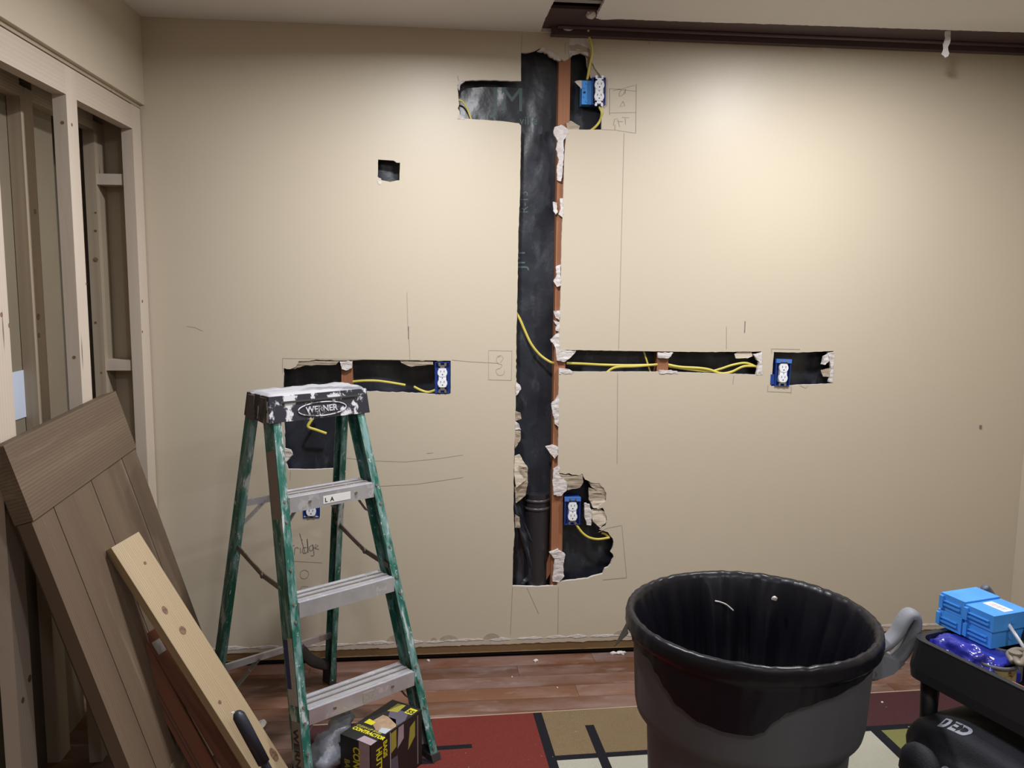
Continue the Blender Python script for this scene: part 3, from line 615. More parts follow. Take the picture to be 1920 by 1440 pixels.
# ------------------------------------------------------------------ electrical outlets
def outlet(cx_, cy_, wpx, hpx, label, proud=.004, strap=True, side=False, box_m=M_blue, light_top=False, tilt=0):
    a = W(cx_-wpx/2, cy_+hpx/2); c = W(cx_+wpx/2, cy_-hpx/2); X, Z = (a[0]+c[0])/2, (a[1]+c[1])/2; w_, h_ = c[0]-a[0], c[1]-a[1]
    e = empty('electrical_outlet', (X, -.0, Z), label, 'outlet', 'duplex outlets in blue boxes in the back wall')
    R = Matrix.Translation((X, 0, Z)) @ Matrix.Rotation(tilt, 4, 'Y')
    t = .003; bm = bmesh.new(); D = .055
    bx(bm, -w_/2, -w_/2+t, -proud, D, -h_/2, h_/2); bx(bm, w_/2-t, w_/2, -proud, D, -h_/2, h_/2)
    bx(bm, -w_/2+t, w_/2-t, -proud, D, -h_/2, -h_/2+t); bx(bm, -w_/2+t, w_/2-t, -proud, D, h_/2-t, h_/2)
    bx(bm, -w_/2+t, w_/2-t, .012, .016, -h_/2+t, h_/2-t)
    fin(bm, 'box', box_m, e, R)
    if light_top:
        bm = bmesh.new(); bx(bm, -w_/2-.001, w_/2+.001, -proud-.003, .004, h_/2-.014, h_/2+.002); bx(bm, -.012, .012, -proud-.002, .002, h_/2-.026, h_/2-.012); fin(bm, 'mounting_ear', mat('mid_blue', (.06, .17, .55), .4), e, R)
    # receptacle: two round-sided faces on a waist
    rw, rh, SP = .0180, .0162, .0204
    bm = bmesh.new()
    for s in (-1, 1):
        pts = []
        for k in range(24):
            an = 2*math.pi*k/24; px_2, pz_2 = rw*1.03*math.cos(an), max(-rh, min(rh, rw*1.03*math.sin(an))); pts.append((px_2, pz_2+s*SP))
        A_ = [bm.verts.new((q[0], -proud-.006, q[1])) for q in pts]; B_ = [bm.verts.new((q[0], -proud+.004, q[1])) for q in pts]
        bm.faces.new(A_); bm.faces.new(B_[::-1])
        for k in range(24): bm.faces.new((A_[k], A_[(k+1) % 24], B_[(k+1) % 24], B_[k]))
    bx(bm, -.0145, .0145, -proud-.0045, -proud+.02, -.036, .036)
    rec = fin(bm, 'receptacle', M_wplas, e, R)
    for s in (-1, 1):
        for q in (-.0068, .0068):
            bm = bmesh.new(); bx(bm, q-.0010, q+.0010, -proud-.0066, -proud-.0055, s*SP+.001, s*SP+.0085); fin(bm, 'slot', M_slot, rec, R)
        bm = bmesh.new(); bx(bm, -.0022, .0022, -proud-.0066, -proud-.0055, s*SP-.0095, s*SP-.0055); fin(bm, 'slot', M_slot, rec, R)
    bm = bmesh.new(); bx(bm, -.0018, .0018, -proud-.0072, -proud-.004, -.0018, .0018); fin(bm, 'screw', M_metal, rec, R)
    sh = h_/2+(.005 if strap else -.003)
    for s in (-1, 1):
        bm = bmesh.new()
        bx(bm, -.0085, .0085, -proud-.003, -proud-.0015, min(s*.034, s*(sh-.008)), max(s*.034, s*(sh-.008)))
        for q in (-1, 1):
            p1 = Vector((q*.0115, -proud-.0022, s*(sh-.003)))
            bx(bm, q*.0115-.003, q*.0115+.003, -proud-.003, -proud-.0015, min(s*(sh-.012), s*(sh-.003)), max(s*(sh-.012), s*(sh-.003)))
            bmesh.ops.create_cone(bm, cap_ends=True, segments=14, radius1=.0048, radius2=.0048, depth=.0018, matrix=Matrix.Translation(p1) @ Matrix.Rotation(math.pi/2, 4, 'X'))
        fin(bm, 'mounting_strap', M_wplas if strap else M_metal, e, R)
    return e, X, Z, w_, h_
o1 = outlet(1122, 172, 26, 50, 'blue boxed outlet high on the wall, white yoke ears showing, below the ceiling beam', proud=.014, strap=True)
# light blue side of its box with knock-outs
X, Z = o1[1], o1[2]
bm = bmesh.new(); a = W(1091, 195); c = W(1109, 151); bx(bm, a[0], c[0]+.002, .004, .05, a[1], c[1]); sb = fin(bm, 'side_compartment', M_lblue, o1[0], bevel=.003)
for k in range(5):
    z = a[1]+(c[1]-a[1])*(.12+.19*k); xk = a[0]+(.018 if k in (0, 4) else .010)
    cyl('knockout', (xk, .0038, z), (xk, .001, z), .0035 if k != 2 else .004, M_lblue if k != 2 else M_slot, sb, 12)
outlet(829.5, 708, 28, 58, 'blue boxed outlet at the right end of the cut-out behind the ladder top', proud=.003, strap=False)
outlet(1467, 699, 30, 50, 'blue boxed outlet in the rightmost wall cut-out', proud=.006, strap=False, light_top=True, tilt=math.radians(2))
a = W(1444, 721); c = W(1452, 702); box('side_fin', (a[0], -.002, a[1]), (c[0], .02, c[1]), M_blue, [o for o in COL.objects if o.name.startswith('electrical_outlet')][-1])
outlet(1073, 958, 30, 51, 'blue boxed outlet low on the wall in the jagged hole beside the stud', proud=.006, strap=False, light_top=True)
outlet(583.5, 949, 30, 44, 'blue boxed outlet low on the wall seen between the ladder steps', proud=.003, strap=False)

# ------------------------------------------------------------------ yellow cables
def cable(pts, label, r=.0048):
    P = []
    for p in pts:
        q = at(p[0], p[1], 1, p[2]); P.append((q.x, q.y, q.z))
    o = tube('electrical_cable', spline(P, 8), r, M_yel, seg=10, r2=r*.7, up=(0, 1, 0))
    return tag(o, label, 'cable', 'yellow electrical cables in the wall')
cable([(1103, 52, -.045), (1104, 66, -.02), (1109, 84, -.014), (1110, 100, -.01), (1106, 120, -.004), (1101, 150, .008)], 'yellow cable coming down from the beam into the top blue box')
cable([(1123, 200, .002), (1128, 210, -.004), (1126, 224, .006), (1118, 236, .008), (1106, 246, .02)], 'yellow cable looping out beneath the top outlet')
cable([(859, 187, .02), (868, 191, .02), (877, 206, .02), (884, 226, .02)], 'short thin yellow cable at the far left of the upper arm of the cut', .0035)
cable([(966, 584, .02), (974, 597, .02), (984, 620, .02), (996, 645, .02), (1012, 665, .02), (1030, 678, .014), (1040, 681, .02)], 'yellow cable curving down across the tall black channel', .0052)
cable([(1062, 681, .02), (1090, 682, .012), (1130, 684, .012), (1180, 685, .012), (1234, 684, .02)], 'yellow cable running straight along the right-hand slot', .005)
cable([(1136, 700, .012), (1146, 692, .008), (1160, 688, .006), (1190, 687, .004), (1225, 684, .008), (1234, 683, .02)], 'yellow cable rising from the slot edge to join the straight one')
cable([(1206, 655, .022), (1210, 668, .02), (1215, 684, .022), (1220, 700, .022)], 'thin yellow cable crossing the slot nearly upright', .0035)
cable([(1250, 683, .02), (1275, 688, .01), (1310, 690, .008), (1330, 693, .006), (1352, 700, .004), (1372, 697, .006), (1395, 687, .006), (1422, 687, .02)], 'yellow cable dipping low in the right part of the slot', .005)
cable([(1250, 686, .022), (1290, 692, .014), (1330, 696, .014), (1350, 692, .014), (1375, 684, .014), (1400, 681, .014), (1424, 691, .02)], 'yellow cable arching above the dipping one in the slot')
cable([(658, 716, .02), (680, 714, .014), (705, 714, .014), (730, 717, .016), (760, 722, .028)], 'dull yellow cable running right from behind the ladder top')
cable([(776, 725, .03), (790, 732, .02), (803, 735, .014), (817, 731, .014)], 'short yellow cable entering the left-hand outlet box')
cable([(596, 770, .02), (588, 782, .014), (578, 797, .008), (580, 802, .008), (592, 806, .008), (612, 813, .014)], 'bent yellow cable in the cut-out under the ladder top', .0058)
cable([(1078, 980, .002), (1084, 989, -.002), (1093, 1000, -.002), (1105, 1008, -.002), (1122, 1011, .004), (1143, 1008, .006)], 'yellow cable hanging from the low outlet to the jagged edge')
cable([(1128, 999, .02), (1136, 1002, .012), (1143, 1008, .012)], 'short yellow cable end at the jagged edge of the low hole')

# ------------------------------------------------------------------ step ladder
O = Vector((-.3887, -.5280, 0)); U = Vector((.80987, .58661, 0)); V = Vector((-.58661, .80987, 0)); Zv = Vector((0, 0, 1)); LH = 1.171
lad = empty('step_ladder', O, 'paint-spattered green fibreglass step ladder with black top and three metal steps', 'ladder')
def fr(s, z): t = z/LH; return O+U*s*(.228+(.152-.228)*t)+V*(-.40+(.40-.067)*t)+Zv*z
def rr(s, z): t = z/LH; return O+U*s*(.238+(.166-.238)*t)+V*(.32+(.06-.32)*t)+Zv*z
def rail(name, P0, P1, sgn, back, web, flange, t=.0035):
    """C channel: P0-P1 outer front arris, web goes along back, flanges inward (-sgn*U)"""
    ex = (P1-P0).normalized(); eb = (back-ex*back.dot(ex)).normalized(); ei = -U*sgn; ei = (ei-ex*ei.dot(ex)); ei = (ei-eb*ei.dot(eb)).normalized()
    L = (P1-P0).length; bm = bmesh.new()
    bx(bm, 0, L, 0, web, 0, t); bx(bm, 0, L, 0, t, t, flange); bx(bm, 0, L, web-t, web, t, flange)
    M = Matrix((ex, eb, ei)).transposed().to_4x4(); M.translation = P0
    return fin(bm, name, M_rail, lad, M, bevel=.0008), ex, eb, ei
fb = Vector(V)
rails = {}
for s in (-1, 1): rails[s] = rail('front_rail', fr(s, .012), fr(s, 1.125), s, fb, .068, .026)
rear = {}
for s in (-1, 1): rear[s] = rail('rear_rail', rr(s, 0.02), rr(s, 1.11), s, -fb, .045, .022)
# cap
cv0, cv1, cu = -.086, .066, .168; ct = 1.181
def LC(u, v, z): return O+U*u+V*v+Zv*z
capM = Matrix((U, V, Zv)).transposed().to_4x4(); capM.translation = O
bm = bmesh.new()
def hexa(bm, b, t_):  # bottom/top quads given as local points
    vv = [bm.verts.new(p) for p in b+t_]; fs = []
    for f in ((0, 3, 2, 1), (4, 5, 6, 7), (0, 1, 5, 4), (1, 2, 6, 5), (2, 3, 7, 6), (3, 0, 4, 7)): fs.append(bm.faces.new([vv[i] for i in f]))
    return fs
fs = hexa(bm, [(-cu-.004, cv0-.010, ct-.090), (cu+.006, cv0-.010, ct-.090), (cu+.004, cv1+.012, ct-.085), (-cu-.006, cv1+.012, ct-.085)], [(-cu, cv0, ct-.012), (cu, cv0, ct-.012), (cu, cv1, ct-.012), (-cu, cv1, ct-.012)])
cap = fin(bm, 'top_cap', M_cap, lad, capM, bevel=.006, seg=3)
bm = bmesh.new(); nx, ny = 40, 16; g = []
for i in range(nx+1):
    g.append([bm.verts.new((-cu+.003+(2*cu-.006)*i/nx, cv0+.004+(cv1-cv0-.008)*j/ny, ct-.004+(.003*noise.fractal(Vector((i*.18, j*.34, 1)), 1, 2, 3) if 0 < i < nx and 0 < j < ny else -.008))) for j in range(ny+1)])
for i in range(nx):
    for j in range(ny): bm.faces.new((g[i][j], g[i+1][j], g[i+1][j+1], g[i][j+1]))
fin(bm, 'cap_tray', M_captop, cap, capM, smooth=True)
# end bulges of the cap
for s in (-1, 1):
    for v_, wv_ in ((-.052, .055), (.03, .06)):
        bm = bmesh.new(); hexa(bm, [(s*(cu-.005), v_-wv_/2, ct-.094), (s*(cu+.013), v_-wv_/2+.008, ct-.092), (s*(cu+.013), v_+wv_/2-.008, ct-.088), (s*(cu-.005), v_+wv_/2, ct-.09)], [(s*(cu-.01), v_-wv_/2, ct-.012), (s*(cu+.003), v_-wv_/2+.008, ct-.018), (s*(cu+.003), v_+wv_/2-.008, ct-.018), (s*(cu-.01), v_+wv_/2, ct-.012)])
        fin(bm, 'cap_end', M_capend, cap, capM, bevel=.006, seg=3)
# moulded ridge, oval and name on the front of the cap
nf = Vector((0, -.086, -.012)).normalized(); up = Vector((0, .012, .086)).normalized()
def capf(u, h, off=.0): # point on the front face, h below top
    k = (h-.012)/.086; return Vector((u, cv0-.012*k-off, ct-h))
bm = bmesh.new(); hexa(bm, [capf(-.135, .034, .0), capf(.14, .034, 0), capf(.14, .029, 0), capf(-.135, .029, 0)], [capf(-.135, .034, .004), capf(.14, .034, .004), capf(.14, .029, .004), capf(-.135, .029, .004)]); fin(bm, 'cap_ridge', M_boot, cap, capM)
ring = [tuple(capf(.005+.083*math.cos(a), .062-.021*math.sin(a), .0012)) for a in [2*math.pi*k/40 for k in range(41)]]
bm = bmesh.new(); tube_bm(bm, [Vector(p) for p in ring], .0022, 6, cap=False); fin(bm, 'logo_oval', mat('smeared_white_ridge', (.5, .5, .54), .6, splat=[((.02, .02, .03), .5, 30, (1, 1, 1), .08, .9)]), cap, capM, smooth=True)
tp = capM @ capf(-.052, .070, .0006)
rM = capM.to_3x3()
text('logo_text', 'WERNER', tp, rM @ Vector((1, 0, 0)), rM @ up, .027, mat('worn_raised_letters', (.48, .48, .52), .6, splat=[((.03, .03, .04), .54, 40, (1, 1, 1), .08, .8)]), cap, ext=.0012, bold=.0006, sx=1.0)
# steps
for k, z in enumerate((.287, .578, .872)):
    st = empty('step', (fr(-1, z)+fr(1, z))/2); st.parent = lad; st.matrix_basis = Matrix.Translation(((fr(-1, z)+fr(1, z))/2)-O)
    hw = (.228+(.152-.228)*z/LH)-.0265; yb = fr(0, z).dot(V)-O.dot(V)
    bm = bmesh.new(); bx(bm, -hw, hw, yb-.006, yb+.078, z-.004, z)
    fin(bm, 'tread', M_alu, st, capM @ Matrix.Identity(4))
    for j in (.0, .024, .031, .052, .059, .074):
        bm = bmesh.new(); bx(bm, -hw, hw, yb+.002+j, yb+.0045+j, z-.001, z+.003); fin(bm, 'tread_ridge', M_strap if j in (.024, .052) else M_alu, st, capM)
    bm = bmesh.new(); bx(bm, -hw-.0005, hw+.0005, yb-.0085, yb-.005, z-.045, z+.001); bx(bm, -hw, hw, yb+.075, yb+.078, z-.028, z-.004); fin(bm, 'step_front', M_alu, st, capM, bevel=.001)
    for q in ((-.55, .55) if k != 1 else ()):
        cyl('rivet', LC(q*hw, yb-.0085, z-.02), LC(q*hw, yb-.012, z-.02), .0045, M_strap, st, 12)
    if k == 2:
        bm = bmesh.new(); bx(bm, -.035, .06, yb-.0092, yb-.0084, z-.036, z-.012); lb = fin(bm, 'step_label', M_lbl, st, capM)
        text('label_mark', 'L  A', LC(-.03, yb-.0094, z-.031), U, Zv, .018, M_slot, lb, ext=.0002, bold=.0005)
    if k == 0:
        bm = bmesh.new(); bx(bm, -.005, .035, yb-.0092, yb-.0084, z-.04, z-.008); fin(bm, 'step_label', M_labw, st, capM)
    for s in (-1, 1):  # diagonal knee brace
        b0 = LC(s*(hw-.005), yb+.03, z-.075-.02); b1 = LC(s*(hw-.065), yb+.03, z-.010)
        if k != 1: beam('knee_brace', b0, b1, V, .016, .003, M_alu if s < 0 else M_strap, st, bevel=.0005)
# rear bars
for z in (.20, .80):
    hw = .238+(.166-.238)*z/LH; yb = .32+(.06-.32)*z/LH-.01
    beam('rear_bar', LC(-hw, yb, z), LC(hw, yb, z), Zv, .022, .012, M_alu, lad)
    if z > .5:
        for s in (-1, 1): beam('rear_brace', LC(s*(hw-.002), yb+.004, z-.09), LC(s*(hw-.10), yb-.002, z-.004), V, .022, .004, M_alu if s < 0 else M_strap, lad)
    else: beam('rear_brace', LC(-hw+.0, yb+.02, .035), LC(-hw+.16, yb-.002, z-.004), V, .022, .005, M_strap, lad)
# black gusset plate at the right rear foot and brace across it
p_ = [rr(1, .12)-U*.02, rr(1, .03)-U*.02]
# spreaders
for s in (-1, 1):
    a = fr(s, .60)+V*.045-U*s*.010; c = rr(s, .665)-V*.02-U*s*.010; mid = a.lerp(c, .42)+Zv*(-.016)
    beam('spreader_bar', a, mid, Zv, .017, .004, M_strap, lad, ext=.006); beam('spreader_bar', mid, c, Zv, .017, .004, M_strap, lad, ext=.006)
    cyl('spreader_rivet', mid+U*.004, mid-U*.006, .009, M_strap, lad, 12)
# feet
for s in (-1, 1):
    ft = fr(s, 0); bm = bmesh.new(); c0 = ft-O
    u0 = c0.dot(U); v0 = c0.dot(V); a, b_ = sorted((u0+s*.003, u0-s*.03))
    hexa(bm, [(a, v0-.004, .0098), (b_, v0-.004, .0098), (b_, v0+.075, .0098), (a, v0+.075, .0098)], [(a, v0+.004, .03), (b_, v0+.004, .03), (b_, v0+.08, .03), (a, v0+.08, .03)])
    fin(bm, 'rubber_foot', M_boot, lad, capM, bevel=.003)
    c0 = rr(s, 0)-O; u0 = c0.dot(U); v0 = c0.dot(V); a, b_ = sorted((u0+s*.003, u0-s*.026))
    bm = bmesh.new(); hexa(bm, [(a, v0-.048, 0), (b_, v0-.048, 0), (b_, v0+.004, 0), (a, v0+.004, 0)], [(a, v0-.056, .085), (b_, v0-.056, .085), (b_, v0-.003, .085), (a, v0-.003, .085)])
    fin(bm, 'rear_foot', M_boot, lad, capM, bevel=.003)
    # curved gusset between foot and lower bar
    pts = [LC(u0-s*.015, v0-.045, .075), LC(u0-s*.05, v0-.05, .092), LC(u0-s*.10, v0-.055, .125), LC(u0-s*.15, v0-.062, .19)]
    if s > 0: tube('gusset', spline(pts, 5), .006, M_boot, lad, 8, .020, up=(0, 0, 1))
# stickers and bolts on the rails
R_, ex, eb, ei = rails[-1]
def sticker(z0, z1, m_, b0=.006, b1=.060, name='sticker', off=.0006):
    P = fr(-1, 0); bm = bmesh.new(); bx(bm, z0, z1, b0, b1, -off, 0); M = Matrix((ex, eb, ei)).transposed().to_4x4(); M.translation = P
    return fin(bm, name, m_, rails[-1][0], M)
sticker(.85, 1.055, M_lab, .004, .062); sticker(.315, .505, M_labw, .006, .034, off=.0008); sticker(.36, .50, M_labb, .034, .060); sticker(.315, .36, M_labw, .034, .060); sticker(.04, .27, M_lab, .004, .056)
t0 = fr(-1, 0)+ex*.25+eb*.048-ei*.0012
text('sticker_text', 'WERNER', t0, -ex, -eb, .042, M_slot, rails[-1][0], ext=.0003, bold=.001, sx=.9)
for s in (-1, 1):
    R2, ex2, eb2, ei2 = rails[s]; P = fr(s, 0)
    for z in (.05, .18, .265, .31, .55, .60, .70, .84, .90):
        q = P+ex2*z+ei2*.013; cyl('bolt', q, q-eb2*.0035, .0042, M_strap, R2, 10)
# ------------------------------------------------------------------ wooden door panel leaning on the studs
dn = Vector((math.cos(math.radians(15.6)), 0, math.sin(math.radians(15.6))))  # face normal (towards the room, up)
du = Vector((-math.sin(math.radians(15.6)), 0, math.cos(math.radians(15.6))))   # up the panel
dy = Vector((0, -1, 0))
T1 = at(217, 733, 1, -.5); T2 = at(-2, 836, 1, -1.2); T2.x = T1.x
top = (T2-T1); DW = top.length; dw = top.normalized()
DB = T1-du*((T1.z-.002)/du.z)   # bottom far corner on floor
# tidy frame: dw along width (far -> near), dn normal
dn = dw.cross(du); dn = dn if dn.x > 0 else -dn; dn.normalize(); du2 = dn.cross(dw); du2 = du2 if du2.z > 0 else -du2
HH = T1.z/du2.z-.0
FR_ = frame(T1-du2*HH, dw, du2, dw.cross(du2))   # local x width, y up, z = +-normal
sg = 1 if dw.cross(du2).dot(dn) > 0 else -1
drop = max(0, -(FR_ @ Vector((DW, 0, -sg*.045))).z, -(FR_ @ Vector((0, 0, -sg*.045))).z)
door = empty('leaning_door', FR_.translation, 'weathered brown plank barn-style door leaning against the open studs', 'door')
def dpart(name, x0, x1, y0, y1, z0, z1, along='y', m_=M_door, bevel=.002):
    bm = bmesh.new(); z0, z1 = sorted((z0*sg, z1*sg))
    if along == 'y':
        bx(bm, 0, y1-y0, -(x1-x0), 0, z0, z1); M = FR_ @ frame((x0, y0, 0), (0, 1, 0), (-1, 0, 0), (0, 0, 1))
    else: bx(bm, 0, x1-x0, 0, y1-y0, z0, z1); M = FR_ @ Matrix.Translation((x0, y0, 0))
    return fin(bm, name, m_, door, M, bevel=bevel)
RH = .19; b0 = drop+.012
dpart('top_rail', 0, DW, HH-RH, HH, -.045, 0, 'x', bevel=.004)
dpart('bottom_rail', 0, DW, b0, b0+.15, -.045, 0, 'x', bevel=.004)
pw = DW/6
for k in range(6): dpart('plank', k*pw+.001, (k+1)*pw-.001, b0+.152, HH-RH-.002, -.04, -.005+(-.001 if k % 2 else 0), bevel=.0025)
dpart('back_panel', .004, DW-.004, b0+.01, HH-.01, -.0449, -.036, m_=M_doord)
# ------------------------------------------------------------------ boards leaning on it
foot = Vector((-.405, -.945, .028)); head = Vector((-.852, -.87, .792))
ydir = Vector((.15, -1, 0))
nrm = Vector((.75, -.62, .3)); L_ = (head-foot).normalized(); side = L_.cross(nrm).normalized()
P0, P1 = at(505, 1450, 1, -.93), at(229, 1015, 1, -.865)
dirp = (P1-P0).normalized(); P0 = P0-dirp*((P0.z-.03)/dirp.z)
viewd = (CAM-P0.lerp(P1, .5)).normalized(); nrm = (viewd-dirp*viewd.dot(dirp)).normalized(); s_ = dirp.cross(nrm).normalized()
# turn a little so that its left edge shows
ang = math.radians(27); nrm2 = (nrm*math.cos(ang)+s_*math.sin(ang)*(1 if s_.x > 0 else -1)).normalized(); s2 = dirp.cross(nrm2).normalized()
pine = empty('pine_board', P0, 'pale knotty pine board leaning across the brown door', 'board')
bm = bmesh.new(); LL = (P1-P0).length; bx(bm, 0, LL, -.0445, .0445, -.019, .019)
PM = frame(P0, dirp, s2, dirp.cross(s2)); 
fin(bm, 'board', M_pine, pine, PM, bevel=.002)
fz = .0192 if dirp.cross(s2).dot(viewd) > 0 else -.0192
for (lx, ly, ra_, rb_) in ((.66, -.012, .013, .007), (.585, -.0, .013, .009), (.14, .03, .022, .010), (.80, .012, .005, .004), (.36, -.02, .006, .005)):
    bm = bmesh.new(); bmesh.ops.create_circle(bm, cap_ends=True, segments=18, radius=1)
    for v in bm.verts: v.co = Vector((lx+v.co.x*ra_, ly*(1 if s2.x > 0 else -1)+v.co.y*rb_, fz+.0002*(1 if fz > 0 else -1)))
    fin(bm, 'knot', M_knot, pine, PM)
# reddish trim boards
Q1 = at(228, 1158, 1, -.84); Q0 = at(392, 1452, 1, -.90); dq = (Q1-Q0).normalized(); Q0 = Q0-dq*((Q0.z-.028)/dq.z)
vq = (CAM-Q0.lerp(Q1, .5)).normalized(); nq = (vq-dq*vq.dot(dq)).normalized(); sq = dq.cross(nq).normalized()
if sq.x < 0: sq = -sq
nq = (nq*math.cos(.5)+sq*math.sin(.5)*.0+Vector((-.25, 0, .1))).normalized(); sq = nq.cross(dq).normalized(); sq = sq if sq.x > 0 else -sq
trim_ = empty('stained_trim_board', Q0, 'reddish brown grooved trim board leaning left of the pine board', 'board')
TM = frame(Q0, dq, sq, dq.cross(sq)); bm = bmesh.new(); bx(bm, 0, (Q1-Q0).length, -.028, .028, -.016, .016); fin(bm, 'board', M_red, trim_, TM, bevel=.003)
sgz = 1 if dq.cross(sq).dot(vq) > 0 else -1
for yy in (-.016, -.008):
    bm = bmesh.new(); bx(bm, .0, (Q1-Q0).length, yy-.0012, yy+.0012, min(sgz*.0155, sgz*.0168), max(sgz*.0155, sgz*.0168)); fin(bm, 'groove', M_doord, trim_, TM)
Q3 = at(272, 1190, 1, -.83); Q2 = Q0+sq*.058+Vector((0, .01, 0))
dq2 = (Q3-Q2).normalized(); tr2 = empty('stained_trim_strip', Q2, 'second reddish trim strip with pale tape, partly behind the pine board', 'board')
T2M = frame(Q2, dq2, sq, dq2.cross(sq)); bm = bmesh.new(); bx(bm, 0, (Q3-Q2).length, -.022, .022, -.012, .012); fin(bm, 'board', M_red, tr2, T2M, bevel=.002)
bm = bmesh.new(); ll = (Q3-Q2).length; bx(bm, ll-.07, ll-.03, -.012, .012, min(0, sgz*.0125), max(0, sgz*.0125)); fin(bm, 'tape_piece', M_labw, tr2, T2M)
# bar with dark grip
H1 = at(443, 1333, 1, -.985); H0 = at(512, 1462, 1, -1.0); dh = (H1-H0).normalized(); H0 = H0-dh*((H0.z-.02)/dh.z)
bar = empty('pry_bar', H0, 'dark navy gripped bar with rounded end leaning on the pine board', 'tool')
Ls = (H1-H0).length; prof = [(0, .012), (Ls-.17, .012), (Ls-.165, .0165), (Ls-.04, .0175), (Ls-.015, .017), (Ls-.004, .011), (Ls, .003)]
bm = bmesh.new(); lathe_bm(bm, [(r, z) for z, r in prof[2:]], (0, 0, 0), 20, True); ez = dh; exx = ez.orthogonal().normalized(); eyy = ez.cross(exx)
BM_ = frame(H0, exx, eyy, ez); fin(bm, 'grip', M_grip, bar, BM_, smooth=True)
bm = bmesh.new(); lathe_bm(bm, [(r, z) for z, r in prof[:2]], (0, 0, 0), 12, True); fin(bm, 'shaft', M_grip, bar, BM_)
crumb(H1+Vector((-.006, -.014, .002)), .004, 'paint_spot', bar, 5, M_wplas)

# ------------------------------------------------------------------ trash can with liner
cc = Vector((.758, -1.374, 0)); RZ = .74; RR = .284
can = empty('trash_can', cc, 'large grey round trash can standing on the rug', 'trash can')
bm = bmesh.new()
lathe_bm(bm, [(.19, .0098), (.212, .010), (.214, .028), (.236, .47), (.240, .485), (.262, .50), (.266, .52), (.275, RZ-.045), (.277, RZ-.03)], cc, 72)
lathe_bm(bm, [(.186, .012), (.206, .012), (.231, .485), (.257, .503), (.2725, RZ-.03)], cc, 72)
bod = fin(bm, 'body', M_can, can, smooth=True)
bm = bmesh.new()
for k in range(4):
    pass
lathe_bm(bm, [(.272, RZ-.05), (.284, RZ-.042), (.287, RZ-.012), (.281, RZ-.005), (.274, RZ-.01), (.272, RZ-.05)], cc, 72); fin(bm, 'rim', M_can, can, smooth=True)
def handle(ang, name='handle'):
    er = Vector((math.cos(ang), math.sin(ang), 0)); et = Vector((-er.y, er.x, 0))
    def hp(r, z): return cc+er*r+Vector((0, 0, z))
    pts = [hp(q[0], RZ-.012+q[1]) for q in ((.268, -.118), (.305, -.128), (.342, -.120), (.372, -.095), (.392, -.058), (.402, -.020), (.398, .002), (.386, .006), (.372, -.012), (.358, -.042), (.335, -.066), (.308, -.078), (.280, -.076))]
    h_ = tube(name, spline(pts, 5), .013, M_hand, can, 12, .025, up=tuple(et))
    bm = bmesh.new(); L = [hp(.262, RZ-.165), hp(.305, RZ-.160), hp(.345, RZ-.145), hp(.372, RZ-.118), hp(.32, RZ-.10), hp(.264, RZ-.08)]
    A_ = [bm.verts.new(p+et*.026) for p in L]; B_ = [bm.verts.new(p-et*.026) for p in L]
    bm.faces.new(A_); bm.faces.new(B_[::-1])
    for k in range(6): bm.faces.new((A_[k], A_[(k+1) % 6], B_[(k+1) % 6], B_[k]))
    fin(bm, 'handle_bracket', M_hand, can, bevel=.004)
handle(math.radians(-3))
# liner
lin = empty('bin_liner', cc+Vector((0, 0, RZ)), 'glossy black plastic liner draped over the rim of the trash can', 'bag')
def hem(th):   # depth of the outer drape at screen-angle th (0 = towards camera), degrees
    K = [(-180, .05), (-100, .05), (-72, .06), (-50, .064), (-44, .085), (-38, .11), (-31, .135), (-20, .152), (-8, .158), (2, .156), (7, .146), (12, .118), (17, .098), (24, .086), (34, .074), (50, .060), (70, .05), (180, .05)]
    for (a, u), (b, v) in zip(K, K[1:]):
        if a <= th <= b: t = (th-a)/(b-a); t = t*t*(3-2*t); return u+(v-u)*t
    return .03
camang = math.atan2(CAM.y-cc.y, CAM.x-cc.x); NS = 240
bm = bmesh.new(); rings = []
def wr(th, z, s): return noise.noise(Vector((math.cos(th)*s, math.sin(th)*s, z*2.2)))
prof_in = [(-.66, .17), (-.60, .19), (-.45, .203), (-.35, .212), (-.28, .220), (-.24, .230), (-.20, .246), (-.16, .252), (-.11, .256), (-.07, .260), (-.035, .266), (-.012, .271), (.0, .276)]
for j, (dz, r) in enumerate(prof_in):
    ring_ = []
    for k in range(NS):
        th = 2*math.pi*k/NS; amp = .024*min(1, -dz*6+.08)
        fold = max(0, abs(wr(th, dz*.5, 5.5))*1.6+abs(wr(th+1, dz, 11))*.8+abs(wr(th, dz*3, 3))*.5)
        ring_.append(bm.verts.new((cc.x+(r-amp*fold)*math.cos(th), cc.y+(r-amp*fold)*math.sin(th), RZ+dz+(.004*wr(th, 0, 14) if dz > -.05 else 0))))
    rings.append(ring_)
outp = [(.003, .284), (-.002, .291), (-.012, .2935), (-.024, .293)]
for dz, r in outp:
    rings.append([bm.verts.new((cc.x+(r+.0015*wr(2*math.pi*k/NS, dz*5, 16))*math.cos(2*math.pi*k/NS), cc.y+(r+.0015*wr(2*math.pi*k/NS, dz*5, 16))*math.sin(2*math.pi*k/NS), RZ+dz+.0025*wr(2*math.pi*k/NS, 0, 14))) for k in range(NS)])
NJ = 14
